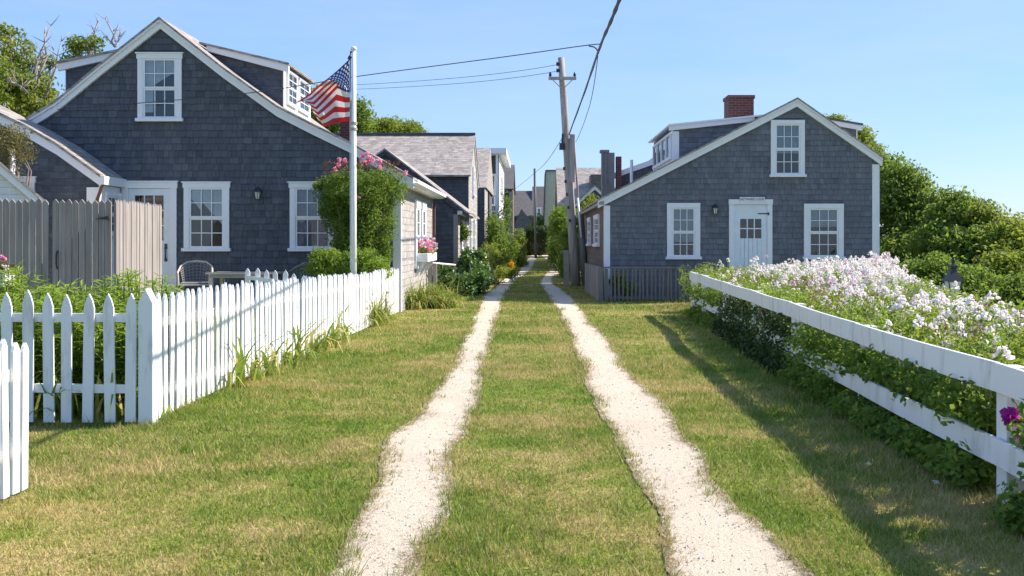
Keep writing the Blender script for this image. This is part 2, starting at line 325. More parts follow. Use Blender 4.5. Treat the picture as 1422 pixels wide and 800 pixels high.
# ------------------------------------------------------------------ object helpers
def tag(o, label=None, cat=None, group=None, kind=None):
    if label: o['label'] = label
    if cat: o['category'] = cat
    if group: o['group'] = group
    if kind: o['kind'] = kind
    return o
def thing(name, label, cat, loc, group=None):
    o = bpy.data.objects.new(name, None); o.empty_display_size = .1; COL.objects.link(o)
    o.location = loc; WL[o.name] = Vector(loc)
    return tag(o, label, cat, group)
def place(name, me, parent, lo, hi):
    """link mesh whose vertices are in world coordinates; the origin goes to the middle of its base"""
    c = Vector(((lo[0]+hi[0])/2, (lo[1]+hi[1])/2, lo[2]))
    o = bpy.data.objects.new(name, me); COL.objects.link(o)
    me.transform(__import__('mathutils').Matrix.Translation(-c))
    WL[o.name] = c.copy()
    if parent is not None:
        o.parent = parent; o.location = c-WL[parent.name]
    else: o.location = c
    return o
class MB:
    def __init__(s): s.v = []; s.f = []; s.m = []; s.mi = 0
    def box(s, x0, y0, z0, x1, y1, z1):
        s.cbox(lambda u, v, d: (u, v, d), x0, x1, y0, y1, z0, z1); return s
    def cbox(s, mp, u0, u1, v0, v1, d0, d1):
        n = len(s.v)
        for u in (u0, u1):
            for v in (v0, v1):
                for d in (d0, d1): s.v.append(mp(u, v, d))
        for q in ((0, 1, 3, 2), (4, 6, 7, 5), (0, 4, 5, 1), (2, 3, 7, 6), (0, 2, 6, 4), (1, 5, 7, 3)): s.f.append([n+i for i in q]); s.m.append(s.mi)
        return s
    def prism(s, pts, mp, d0, d1):
        """polygon pts (u,v) pushed from depth d0 to d1"""
        n = len(s.v); k = len(pts)
        s.v += [mp(u, v, d0) for u, v in pts]+[mp(u, v, d1) for u, v in pts]
        s.f.append(list(range(n, n+k))); s.f.append([n+k+i for i in range(k)][::-1])
        for i in range(k):
            j = (i+1) % k; s.f.append([n+j, n+i, n+k+i, n+k+j])
        s.m += [s.mi]*(k+2); return s
    def ribbon(s, poly, a, b, mp, d0, d1):
        """band hanging from the line poly (u,v), from a to b below it, pushed from d0 to d1"""
        n = len(s.v); k = len(poly)
        for u, v in poly: s.v += [mp(u, v-a, d0), mp(u, v-b, d0), mp(u, v-a, d1), mp(u, v-b, d1)]
        for i in range(k-1):
            o = n+4*i; p = o+4
            for q in ((o, o+1, p+1, p), (o+2, p+2, p+3, o+3), (o, p, p+2, o+2), (o+1, o+3, p+3, p+1)): s.f.append(list(q)); s.m.append(s.mi)
        e = n+4*(k-1)
        s.f += [[n, n+2, n+3, n+1], [e, e+1, e+3, e+2]]; s.m += [s.mi]*2; return s
    def tube(s, pts, rad, sides=8, cap=True):
        n = len(s.v); pts = [Vector(p) for p in pts]; k = len(pts)
        if not hasattr(rad, '__len__'): rad = [rad]*k
        for i, p in enumerate(pts):
            t = (pts[min(i+1, k-1)]-pts[max(i-1, 0)]).normalized()
            up = Vector((0, 0, 1)) if abs(t.z) < .9 else Vector((1, 0, 0))
            a = t.cross(up).normalized(); b = t.cross(a)
            for j in range(sides):
                th = 2*math.pi*j/sides
                s.v.append(tuple(p+(a*math.cos(th)+b*math.sin(th))*rad[i]))
        for i in range(k-1):
            for j in range(sides):
                q = (j+1) % sides
                s.f.append([n+i*sides+j, n+i*sides+q, n+(i+1)*sides+q, n+(i+1)*sides+j]); s.m.append(s.mi)
        if cap: s.f += [[n+j for j in range(sides)][::-1], [n+(k-1)*sides+j for j in range(sides)]]; s.m += [s.mi]*2
        return s
    def lathe(s, c, prof, sides=12):
        return s.tube_ring(c, prof, sides)
    def tube_ring(s, c, prof, sides):
        n = len(s.v)
        for r, z in prof:
            for j in range(sides):
                th = 2*math.pi*(j+.5)/sides; s.v.append((c[0]+r*math.cos(th), c[1]+r*math.sin(th), c[2]+z))
        for i in range(len(prof)-1):
            for j in range(sides):
                q = (j+1) % sides; s.f.append([n+i*sides+j, n+i*sides+q, n+(i+1)*sides+q, n+(i+1)*sides+j]); s.m.append(s.mi)
        s.f += [[n+j for j in range(sides)][::-1], [n+(len(prof)-1)*sides+j for j in range(sides)]]; s.m += [s.mi]*2
        return s
    def build(s, name, m, parent=None, smooth=False, bevel=0):
        me = bpy.data.meshes.new(name); me.from_pydata([tuple(map(float, v)) for v in s.v], [], s.f)
        for q in (m if isinstance(m, (list, tuple)) else [m]): me.materials.append(mm(q))
        if max(s.m, default=0): me.polygons.foreach_set('material_index', s.m)
        import bmesh
        bm = bmesh.new(); bm.from_mesh(me); bmesh.ops.recalc_face_normals(bm, faces=bm.faces); bm.to_mesh(me); bm.free()
        uvl = me.uv_layers.new(name='UVMap').data
        for p in me.polygons:
            n = p.normal
            if abs(n.z) > .98: ua, va = Vector((1, 0, 0)), Vector((0, 1, 0))
            else:
                ua = Vector((-n.y, n.x, 0)).normalized(); va = n.cross(ua)
                if abs(ua.x) > abs(ua.y):
                    if ua.x < 0: ua = -ua
                elif ua.y < 0: ua = -ua
                if va.z < 0: va = -va
            for li in p.loop_indices:
                co = me.vertices[me.loops[li].vertex_index].co; uvl[li].uv = (co.dot(ua)+50, co.dot(va)+50)
            if smooth: p.use_smooth = True
        v = np.array(s.v, float); lo, hi = v.min(0), v.max(0)
        o = place(name, me, parent, lo, hi)
        if bevel:
            b = o.modifiers.new('b', 'BEVEL'); b.width = bevel; b.segments = 1; b.limit_method = 'ANGLE'; b.angle_limit = R(50)
        return o
def npmesh(name, V, Fc, mats, parent=None, rnd=None, mi=None, smooth=False):
    """mesh from arrays: V (n,3), Fc (m,k)"""
    V = np.asarray(V, np.float32); Fc = np.asarray(Fc, np.int32)
    lo, hi = V.min(0), V.max(0); k = Fc.shape[1]
    me = bpy.data.meshes.new(name)
    me.vertices.add(len(V)); me.vertices.foreach_set('co', V.ravel())
    me.loops.add(Fc.size); me.loops.foreach_set('vertex_index', Fc.ravel())
    me.polygons.add(len(Fc)); me.polygons.foreach_set('loop_start', np.arange(0, Fc.size, k, dtype=np.int32))
    for q in (mats if isinstance(mats, (list, tuple)) else [mats]): me.materials.append(mm(q))
    if mi is not None: me.polygons.foreach_set('material_index', np.asarray(mi, np.int32))
    me.polygons.foreach_set('use_smooth', np.full(len(Fc), smooth))
    if rnd is not None:
        a = me.attributes.new('rnd', 'FLOAT', 'POINT'); a.data.foreach_set('value', np.asarray(rnd, np.float32))
    me.update(calc_edges=True)
    return place(name, me, parent, lo, hi)
class Cloud:
    """collects leaves, blades and petals as arrays"""
    def __init__(s): s.V = []; s.F = []; s.R = []; s.M = []; s.n = 0
    def add(s, V, Fc, rnd, mi=0):
        s.V.append(V); s.F.append(Fc+s.n); s.R.append(rnd); s.M.append(np.full(len(Fc), mi)); s.n += len(V)
    def leaves(s, C, size, rnd, mi=0, up=.4, asp=.5, out=None, g=rng):
        n = len(C)
        if n == 0: return
        nr = g.normal(size=(n, 3)); nr[:, 2] = nr[:, 2]+up
        if out is not None: nr = nr*.7+out
        nr /= np.linalg.norm(nr, axis=1)[:, None]+1e-9
        t = g.normal(size=(n, 3)); t -= (t*nr).sum(1)[:, None]*nr; t /= np.linalg.norm(t, axis=1)[:, None]+1e-9
        b = np.cross(nr, t); sz = (size*g.uniform(.65, 1.3, n))[:, None]
        V = np.stack([C-t*sz*.5, C-b*sz*asp*.5+nr*sz*.08, C+t*sz*.5, C+b*sz*asp*.5+nr*sz*.08], 1).reshape(-1, 3)
        s.add(V, np.arange(4*n).reshape(n, 4), np.repeat(rnd, 4), mi)
    def clumps(s, cs, rs, per, size, mi=0, flat=.8, up=.4, asp=.5, g=rng, shell=.35):
        """leafy sprays: each centre gets `per` leaves near the outside of a small blob"""
        cs = np.asarray(cs, float); n = len(cs); rs = np.broadcast_to(rs, n)
        d = g.normal(size=(n, per, 3)); d /= np.linalg.norm(d, axis=2)[..., None]
        r = (g.uniform(shell, 1, (n, per))**.7)[..., None]*rs[:, None, None]
        C = cs[:, None, :]+d*r*np.array([1, 1, flat])
        base = g.uniform(0, 1, n)
        rn = np.clip(base[:, None]*.5+g.uniform(0, .5, (n, per)), 0, 1)
        s.leaves(C.reshape(-1, 3), size, rn.ravel(), mi, up, asp, d.reshape(-1, 3)*.6, g)
    def blades(s, B, length, width, lean, rnd, seg=4, mi=0, droop=1.0, g=rng):
        """arching strap leaves from base points B"""
        n = len(B); L = length*g.uniform(.6, 1.15, n); th = g.uniform(0, 2*np.pi, n)
        d = np.stack([np.cos(th), np.sin(th), 0*th], 1); sd = np.stack([-np.sin(th), np.cos(th), 0*th], 1)
        ln = lean*g.uniform(.3, 1.3, n)
        rows = []
        for i in range(seg+1):
            t = i/seg
            ang = ln*(t*.8+.25)+droop*t*t*ln
            p = B+(d*(np.sin(ang)*L*t)[:, None])+np.array([0, 0, 1])*(np.cos(np.minimum(ang, 2.2))*L*t)[:, None]
            w = width*(1-t**2.2)*.5+.0008
            rows += [p-sd*w, p+sd*w]
        V = np.stack(rows, 1).reshape(-1, 3); k = 2*(seg+1)
        f = np.array([[2*i, 2*i+1, 2*i+3, 2*i+2] for i in range(seg)])
        Fc = (np.arange(n)[:, None, None]*k+f[None]).reshape(-1, 4)
        s.add(V, Fc, np.repeat(rnd, k), mi)
    def build(s, name, mats, parent=None):
        return npmesh(name, np.concatenate(s.V), np.concatenate(s.F), mats, parent, np.concatenate(s.R), np.concatenate(s.M))

FR = lambda Yf: (lambda u, v, d: (u, Yf-d, v))       # wall facing the camera
SR = lambda Xs: (lambda u, v, d: (Xs+d, u, v))       # wall facing the lane from the left (+X)
SL = lambda Xs: (lambda u, v, d: (Xs-d, u, v))       # wall facing -X

# ------------------------------------------------------------------ ground, tracks, grass
def pxline(pts, step=.25):
    """points (x, y) of the photograph on the ground -> X as a function of Y"""
    a = sorted([(GY(y), PX(x, GY(y))) for y, x in pts]); return np.array([p[0] for p in a]), np.array([p[1] for p in a])
LL = pxline([(860, 425), (800, 462), (790, 471), (721, 500), (674, 523), (600, 547), (574, 589), (532, 618), (480, 644), (443, 660), (411, 673), (398, 690), (388, 700), (380, 714), (374, 723), (366, 729), (360, 732), (356, 738)])
LR = pxline([(860, 560), (800, 575), (790, 581), (721, 607), (674, 621), (640, 622), (600, 645), (574, 650), (532, 665), (480, 677), (443, 689), (411, 699), (398, 707), (388, 716), (380, 730), (374, 737), (366, 741), (360, 744), (356, 747)])
RL = pxline([(860, 970), (800, 945), (768, 930), (735, 917), (695, 905), (658, 883), (616, 862), (574, 841), (532, 817), (480, 799), (443, 783), (411, 763), (395, 751), (388, 753), (381, 759), (372, 767), (362, 761), (358, 755)])
RR = pxline([(860, 1170), (800, 1122), (780, 1105), (743, 1058), (707, 1021), (670, 988), (633, 973), (600, 941), (559, 915), (532, 880), (500, 862), (480, 848), (443, 815), (411, 791), (395, 767), (388, 765), (381, 774), (372, 781), (362, 772), (358, 764)])
nz1 = [(f, rng.uniform(0, 6.28), .026/f**.55*rng.uniform(.5, 1)) for f in (1.1, 1.9, 3.1, 4.7, 7.3, 11, 17, 23, 31, 43)]
def wob(Y, k): return sum(a*np.sin(f*Y+p+k*(1.7+f)+.8*np.sin(Y*f*.37+k)) for f, p, a in nz1)
def edges(L_, R_, Y, k):
    return np.interp(Y, *L_)+wob(Y, k), np.interp(Y, *R_)+wob(Y, k+3)
def on_track(X, Y, m=0.0):
    a, b = edges(LL, LR, Y, 0); c, d = edges(RL, RR, Y, 7)
    return ((X > a-m) & (X < b+m)) | ((X > c-m) & (X < d+m))
def track_mesh(L_, R_, k, y1):
    Y = np.concatenate([np.arange(2.5, 26, .06), np.arange(26, y1, .3)])
    a, b = edges(L_, R_, Y, k); a = a-.03; b = b+.03; nc = 11; V = []
    for i in range(nc):
        t = i/(nc-1); X = a*(1-t)+b*t; V.append(np.stack([X, Y, gz(X, Y)+.010], 1))
    V = np.stack(V, 1); n = len(Y); idx = np.arange(n*nc).reshape(n, nc)
    Fc = np.stack([idx[:-1, :-1], idx[:-1, 1:], idx[1:, 1:], idx[1:, :-1]], -1).reshape(-1, 4)
    return V.reshape(-1, 3), Fc, np.tile(np.abs(np.linspace(-1, 1, nc)), n)
for nm, L_, R_, k in (('wheel_track', LL, LR, 0), ('wheel_track', RL, RR, 7)):
    V, Fc, ed = track_mesh(L_, R_, k, 84); o = npmesh(nm, V, Fc, 'track', smooth=True, rnd=ed)
    tag(o, 'left pale crushed shell wheel track running up the grass lane' if k == 0 else 'right pale crushed shell wheel track running up the grass lane', 'wheel track', kind='structure')
gx = np.unique(np.concatenate([np.linspace(-400, -16, 14), np.arange(-16, 16, .4), np.linspace(16, 400, 14)]))
gy = np.unique(np.concatenate([np.linspace(-60, 2, 8), np.arange(2, 66, .4), np.linspace(66, 700, 16)]))
GX, GYY = np.meshgrid(gx, gy, indexing='ij'); idx = np.arange(GX.size).reshape(GX.shape)
V = np.stack([GX, GYY, gz(GX, GYY)], -1).reshape(-1, 3)
Fc = np.stack([idx[:-1, :-1], idx[1:, :-1], idx[1:, 1:], idx[:-1, 1:]], -1).reshape(-1, 4)
tag(npmesh('ground', V, Fc, 'lawn', smooth=True), 'mown lawn of green and straw coloured grass', 'lawn', kind='structure')

def fence_x_right(Y): return 2.63+.0412*(Y-5.7)
def grass():
    cl_V, cl_R = [], []
    bands = [(3.9, 6, 9000, 1.0), (6, 9, 6500, 1.15), (9, 13, 3800, 1.4), (13, 19, 1900, 1.9), (19, 30, 800, 2.8), (30, 46, 260, 4)]
    for y0, y1, dens, ws in bands:
        x0, x1 = -.56*y1-.1, .54*y1
        x0 = max(x0, -4.6); x1 = min(x1, 3.9)
        n = int((x1-x0)*(y1-y0)*dens)
        X = rng.uniform(x0, x1, n); Y = rng.uniform(y0, y1, n)
        keep = (X > -.545*Y-.15) & (X < .52*Y+.15) & ~on_track(X, Y, -.012-.11*np.clip(np.sin(X*17+3*np.sin(Y*5))*np.sin(Y*14+2*np.sin(X*9))-.15+.5*np.sin(Y*2.1+X), 0, 1)) & ((X < fence_x_right(Y)+.5)) & ((X > -3.25) | (Y < 8.35)) & ~((X > 1.75) & (Y > 25.6))
        # tufts and thin places
        dn = .5+.5*np.sin(X*9+2*np.sin(Y*7))*np.sin(Y*8+2*np.sin(X*6))
        near = on_track(X, Y, .05+.06*dn)
        keep &= ~(near & (rng.random(n) < .45)); keep &= rng.random(n) < (.55+.45*dn)
        X, Y, near = X[keep], Y[keep], near[keep]; n = len(X)
        lush = .5+.5*np.sin(X*1.3+1.9*np.sin(Y*.8))*np.sin(Y*1.1+1.3*np.sin(X*1.2))
        h = (.017+.016*lush)*rng.uniform(.5, 1.5, n)*np.where(near, 1.6, 1)*(1+.012*Y)*np.where(np.sin(X*19+2*np.sin(Y*11))*np.sin(Y*17+2*np.sin(X*13)) > .8, 1.9, 1)
        # uncut grass against the fences
        edge = (np.abs(X+3.12) < .13) & (Y > 8) | (np.abs(Y-8.3) < .12) & (X < -3) | (X > fence_x_right(Y)-.3)
        h = np.where(edge, h*rng.uniform(1.2, 2.7, n), h); h = np.where(X > fence_x_right(Y)-.3, h*.6, h)
        w = .0032*ws*rng.uniform(.7, 1.4, n)
        th = rng.uniform(0, 6.283, n); ln = rng.uniform(.1, 1.1, n); ph = rng.uniform(0, 6.283, n)
        B = np.stack([X, Y, gz(X, Y)-.003], 1)
        sd = np.stack([np.cos(th), np.sin(th), 0*th], 1)*w[:, None]
        T = B+np.stack([np.cos(ph)*h*ln, np.sin(ph)*h*ln, h], 1)
        cl_V.append(np.stack([B-sd, B+sd, T], 1).reshape(-1, 3)); cl_R.append(np.repeat(rng.random(n), 3))
    V = np.concatenate(cl_V); o = npmesh('grass', V, np.arange(len(V)).reshape(-1, 3), 'blade', rnd=np.concatenate(cl_R))
    tag(o, 'short mown grass blades over the lane and lawn', 'grass', kind='stuff')
    print('blades', len(V)//3)
grass()
def clippings():
    n = 26000; Y = 3.9+rng.random(n)**1.5*18; side = rng.integers(0, 4, n)
    a, b = edges(LL, LR, Y, 0); c, d = edges(RL, RR, Y, 7)
    e = np.choose(side, [a, b, c, d]); inw = np.where(side % 2 == 0, 1, -1)
    cl_ = .5+.5*np.sin(Y*6+side*2)*np.sin(Y*2.3+side)
    X = e+inw*(rng.exponential(.045, n)*(.4+cl_)-.02)
    keep = rng.random(n) < .35+.65*cl_; X, Y = X[keep], Y[keep]; n = len(X)
    th = rng.uniform(0, 6.283, n); L = rng.uniform(.012, .045, n); w = .0016*(1+.1*Y)
    B = np.stack([X, Y, gz(X, Y)+.013], 1); dv = np.stack([np.cos(th)*L, np.sin(th)*L, rng.uniform(.0, .6, n)*L], 1); sd_ = np.stack([-np.sin(th)*w, np.cos(th)*w, 0*w], 1)
    V = np.stack([B-sd_, B+sd_, B+dv], 1).reshape(-1, 3)
    dry = foliage('dry_grass', [(0, (.16, .1, .05)), (.5, (.36, .28, .13)), (.8, (.46, .38, .2)), (1, (.2, .24, .05))], .2)
    tag(npmesh('dry_grass', V, np.arange(len(V)).reshape(-1, 3), dry, rnd=np.repeat(rng.random(n), 3)), 'dry brown grass clippings along the edges of the wheel tracks', 'grass', kind='stuff')
clippings()
def pebbles():
    n = 3800; Y = 3.9+rng.random(n)**1.7*14; side = rng.random(n) < .5
    a, b = edges(LL, LR, Y, 0); c, d = edges(RL, RR, Y, 7); t = rng.uniform(-.06, 1.06, n)
    X = np.where(side, a+(b-a)*t, c+(d-c)*t); r = rng.uniform(.0015, .0055, n)*rng.choice([1, 1, 1, 1, 2.2], n)
    C = np.stack([X, Y, gz(X, Y)+.012], 1)
    o8 = np.array([[1, 0, 0], [0, 1, 0], [-1, 0, 0], [0, -1, 0], [0, 0, .6], [0, 0, -.6]])
    V = (C[:, None]+o8[None]*r[:, None, None]*rng.uniform(.6, 1.3, (n, 6, 1))).reshape(-1, 3)
    f = np.array([[0, 1, 4], [1, 2, 4], [2, 3, 4], [3, 0, 4], [1, 0, 5], [2, 1, 5], [3, 2, 5], [0, 3, 5]])
    Fc = (np.arange(n)[:, None, None]*6+f[None]).reshape(-1, 3)
    tag(npmesh('gravel', V, Fc, 'stone'), 'loose pebbles and shell bits scattered over the wheel tracks', 'gravel', kind='stuff')
pebbles()

# ------------------------------------------------------------------ picket fences
def picket_mesh(w, h, t, tip, worn=0):
    m = MB(); m.prism([(-w/2, 0), (w/2, 0), (w/2, h-tip), (w*.3, h-tip*.45), (0, h), (-w*.3, h-tip*.45), (-w/2, h-tip)], lambda u, v, d: (u, d, v), -t/2, t/2)
    return m
def picket_fence(root, A, B, spacing, w, hA, hB, m, rails=(.25, .75), side=1, tip=.07, first=0):
    """pickets from A to B (x,y); one mesh a length, each picket its own child"""
    A = Vector((*A, 0)); B = Vector((*B, 0)); d = B-A; L = d.length; n = int(L/spacing); ang = math.atan2(d.y, d.x)
    nrm = Vector((-d.y, d.x, 0)).normalized()*side
    base = []
    for k in range(4):
        me_o = picket_mesh(w*random.uniform(.96, 1.05), 1.0, .019, tip).build('picket', m, root)
        base.append(me_o)
    used = set(); rl = WL[root.name]
    for i in range(n+1):
        p = A+d*(i*spacing/L); t = i*spacing/L; p = p+d*(random.uniform(-.09, .09)*spacing/L); h = (hA*(1-t)+hB*t)*random.uniform(.972, 1.02)
        z = float(gz(p.x, p.y))+.03
        k = i % 4
        if k not in used: o = base[k]; used.add(k)
        else: o = base[k].copy(); o.parent = root; COL.objects.link(o)
        o.location = Vector((p.x, p.y, z))-rl+nrm*.025
        o.rotation_euler = (random.uniform(-.012, .012), random.gauss(0, .014), ang+random.uniform(-.05, .05))
        o.scale = (1, 1, h-.03)
    for r in rails:
        mb = MB(); za = float(gz(A.x, A.y))+hA*r; zb = float(gz(B.x, B.y))+hB*r
        s = nrm*(.0145-.002); s2 = s-nrm*.035
        for (a, z0) in ((A, za), (B, zb)):
            for q in (s, s2):
                for zz in (-.035, .035): mb.v.append(tuple(a+q+Vector((0, 0, z0+zz))))
        mb.f = [[0, 1, 3, 2], [4, 6, 7, 5], [0, 4, 5, 1], [2, 3, 7, 6], [0, 2, 6, 4], [1, 5, 7, 3]]; mb.m = [0]*6
        mb.build('rail', m, root)
def fpost(root, x, y, h, s, m, name='post', cap=0):
    z = float(gz(x, y)); mb = MB().box(x-s/2, y-s/2, z-.1, x+s/2, y+s/2, z+h)
    if cap: mb.box(x-s*.5-.015, y-s*.5-.015, z+h+.001, x+s*.5+.015, y+s*.5+.015, z+h+.03)
    return mb.build(name, m, root, bevel=.004)
t = thing('picket_fence', 'long white picket fence beside the lane, daylily leaves poking through it', 'picket fence', (-2.95, 14.6, 0))
picket_fence(t, (-3.13, 8.42), (-2.77, 20.9), .1275, .078, 1.085, .94, 'picket', side=-1, rails=(.22, .76))
for yy in (10.9, 13.4, 15.9, 18.4, 20.86): fpost(t, -3.13+.0288*(yy-8.42)-.075, yy, .9, .08, 'picket')
t = thing('picket_fence', 'worn white picket fence with wide gaps in front of lily leaves, beside big corner post', 'picket fence', (-4, 8.3, 0))
picket_fence(t, (-3.29, 8.27), (-5.2, 8.27), .167, .084, 1.10, 1.08, 'picket_old', side=1, rails=(.27, .80), tip=.11)
z0 = float(gz(-3.13, 8.3)); mb = MB()
mb.prism([(-.06, -.1), (.06, -.1), (.06, 1.0), (0, 1.12), (-.06, 1.0)], lambda u, v, d: (-3.155+u, 8.3+d, v+z0), -.06, .06)
mb.build('corner_post', 'picket_old', t, bevel=.004)
t = thing('picket_fence', 'short stretch of bright white pickets nearest the viewer at the lawn edge', 'picket fence', (-3.08, 5, 0))
picket_fence(t, (-3.06, 6.02), (-3.06, 3.4), .105, .072, .93, .93, 'picket', side=1, rails=(.3, .78), tip=.06)
t = thing('picket_fence', 'low white cross fence with pointed pickets behind the lane fence, by the patio table', 'picket fence', (-4, 17.9, .2))
picket_fence(t, (-5.05, 17.9), (-3.25, 17.9), .167, .085, .78, .76, 'picket', side=1, rails=(.3, .8), tip=.1)

# ------------------------------------------------------------------ houses: windows, doors
def window(house, mp, u0, u1, v0, v1, cols=3, rows=2, cas=.11, curtain=None, sill=True, cap=True, lower_open=False, trim='trim', dbl=True, blind=0, st=.042):
    """sash window on a wall; outer edges of its casing are u0..u1, v0..v1"""
    w = MB(); hh = cas*.95
    w.cbox(mp, u0, u0+cas, v0+.07, v1-hh, .004, .05); w.cbox(mp, u1-cas, u1, v0+.07, v1-hh, .004, .05)
    w.cbox(mp, u0-(.02 if cap else 0), u1+(.02 if cap else 0), v1-hh, v1, .004, .06)
    if cap: w.cbox(mp, u0-.04, u1+.04, v1+.0005, v1+.025, .004, .085)
    fr = w.build('window', trim, house)
    if sill: MB().cbox(mp, u0-.035, u1+.035, v0, v0+.068, .004, .095).build('sill', trim, fr)
    else: MB().cbox(mp, u0, u1, v0, v0+.068, .004, .055).build('sill', trim, fr)
    a0, a1, b0, b1 = u0+cas+.001, u1-cas-.001, v0+.069, v1-hh-.001
    MB().cbox(mp, a0, a1, b0, b1, .003, .006).build('dark_backing', 'dark', fr)  # near-black sheet on the solid wall stands in for the unlit room
    s = MB(); mid = (b0+b1)/2
    for (c0, c1, dd) in ((mid, b1, .034), (b0, mid-.001, .022)) if dbl else ((b0, b1, .03),):
        s.cbox(mp, a0, a0+st, c0, c1, .014, dd+.008); s.cbox(mp, a1-st, a1, c0, c1, .014, dd+.008)
        s.cbox(mp, a0+st, a1-st, c0, c0+st*.9, .014, dd+.008); s.cbox(mp, a0+st, a1-st, c1-st*.9, c1, .014, dd+.008)
        for i in range(1, cols):
            uu = a0+st+(a1-a0-2*st)*i/cols; s.cbox(mp, uu-.009, uu+.009, c0+st*.9, c1-st*.9, dd-.004, dd+.006)
        for j in range(1, rows):
            vv = c0+st*.9+(c1-c0-1.8*st)*j/rows; s.cbox(mp, a0+st, a1-st, vv-.009, vv+.009, dd-.0035, dd+.0065)
    s.build('sash', trim, fr)
    MB().cbox(mp, a0+st*.5, a1-st*.5, b0+st*.4, b1-st*.4, .0155, .0165).build('pane', 'glass', fr)
    if curtain:
        cm, parts = curtain; c = MB()
        for (f0, f1, g0, g1, fold) in parts:       # left/right as fractions, top/bottom edge on the right side
            n = 14; e = []
            for i in range(n+1):
                q = i/n; uu = a0+(a1-a0)*(f0+(f1-f0)*q); dd = .0095+.003*math.sin(q*fold)
                vb = b0+(b1-b0)*(g0+(g1-g0)*q); e.append((mp(uu, b1, dd), mp(uu, vb, dd)))
            k = len(c.v)
            for a, b in e: c.v += [a, b]
            for i in range(n): c.f.append([k+2*i, k+2*i+2, k+2*i+3, k+2*i+1]); c.m.append(0)
        c.build('curtain', cm, fr)
    return fr
def lantern(x, Y, z, name, label):
    t = thing(name, label, 'wall lamp', (x, Y, z-.12)); m = MB()
    m.box(x-.05, Y-.02, z-.05, x+.05, Y, z+.09); m.tube([(x, Y-.02, z+.05), (x, Y-.07, z+.13), (x, Y-.12, z+.10)], .009, 6)
    m.build('bracket', 'black', t)
    c = (x, Y-.12, z-.13); g = MB().tube_ring(c, [(.04, 0), (.065, .14)], 6); g.build('glass_shade', 'frosted', t)
    m = MB().tube_ring((x, Y-.12, z+.012), [(.1, 0), (.09, .03), (.03, .09), (.012, .12)], 6); m.tube_ring(c, [(.05, -.02), (.05, 0.0)], 6); m.build('cap', 'black', t)
    for k in range(6):
        a = 2*math.pi*(k+.5)/6; ca, sa = math.cos(a), math.sin(a)
        MB().tube([(c[0]+.043*ca, c[1]+.043*sa, c[2]), (c[0]+.068*ca, c[1]+.068*sa, c[2]+.145)], .006, 4).build('bar', 'black', t)
def rakepoly(pts, Y): return [(PX(x, Y), PZ(y, Y)) for x, y in pts]
def hz(poly, u):
    us = [p[0] for p in poly]; return float(np.interp(u, us, [p[1] for p in poly]))

# ---- left cottage
YA = 21.2
H = thing('shingled_cottage', 'large dark shingled cottage behind the flagpole, swooping white-edged gable and shed dormers', 'cottage', (-6.6, 24.5, 0))
rk = rakepoly([(37, 166), (60, 153), (82, 139), (140, 91), (224, 25), (312, 94), (350, 121), (386, 147), (435, 172), (487, 197), (530, 222), (575, 246)], YA)
XR = -2.77; XLft = PX(48, YA)
mpF = FR(YA)
low = [(u, v-.07) for u, v in rk if XLft < u < XR]
pts = [(XLft, -.1)]+[(XR, -.1), (XR, hz(rk, XR)-.07)]+low[::-1]+[(XLft, hz(rk, XLft)-.07)]
MB().prism(pts, mpF, 0, -6.9).build('wall', 'shingle_left', H)
roofY = [-.2, -7.05]
rf = MB().ribbon(rk, 0, .05, mpF, .14, -7.05).build('roof', 'roof', H)
tr = MB(); tr.ribbon(rk, .052, .235, mpF, .003, .085); tr.build('rake_board', 'trim', rf)
tr = MB(); tr.ribbon(rk, .05, .1, mpF, .087, .125); tr.build('rake_moulding', 'trim', rf)
ez = rk[-1][1]
MB().box(XR+.003, YA-.02, -.1, XR+.03, YA+.13, ez-.1).box(XR-.14, YA-.03, -.1, XR+.03, YA-.003, ez-.3).build('corner_board', 'trim', H)
# eave along the lane: soffit, gutter
MB().box(XR+.003, YA-.1, ez-.17, rk[-1][0]-.02, YA+6.9, ez-.052).build('fascia', 'trim', H)
gt = MB(); gt.prism([(0, 0), (.1, .03), (.11, .1), (.1, .1), (.09, .04), (0, .02)], lambda u, v, d: (rk[-1][0]-.015+u, d, ez-.16+v), YA-.12, YA+6.95); gt.build('gutter', 'trim', H)
MB().tube([(XR+.13, 28.0, ez-.18), (XR+.1, 28.0, ez-.3), (XR+.07, 28.0, ez-.45), (XR+.07, 28.0, .1)], .04, 8).build('downpipe', 'copper', H)
# lit lane side: skin over the same wall, sunlight put into its paler shingle colour
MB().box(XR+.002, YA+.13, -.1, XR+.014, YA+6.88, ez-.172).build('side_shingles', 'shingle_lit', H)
window(H, SR(XR+.012), 23.75, 24.7, .85, 2.48, 2, 2, cas=.2, cap=False)
window(H, SR(XR+.012), 25.05, 26.0, .85, 2.48, 2, 2, cas=.2, cap=False)
def wf(H, Y, x0, x1, y0, y1, **k):
    HOLES.setdefault(Y, []).append((PX(x0, Y), PZ(y1, Y), PX(x1, Y), PZ(y0, Y)))
    return window(H, FR(Y), PX(x0, Y), PX(x1, Y), PZ(y1, Y), PZ(y0, Y), **k)
wf(H, YA, 192, 253, 75, 169, curtain=('curtain', [(0, .3, .1, .1, 9), (.3, 1, .55, .8, 14)]))
wf(H, YA, 256, 319, 254, 349, curtain=('curtain', [(0, .34, .85, .62, 9), (.34, 1, .78, .35, 14)]))
wf(H, YA, 403, 466, 254, 349, curtain=('curtain_dim', [(0, 1, .5, .5, 22), (.0, 1, 0.02, .02, 30)]))
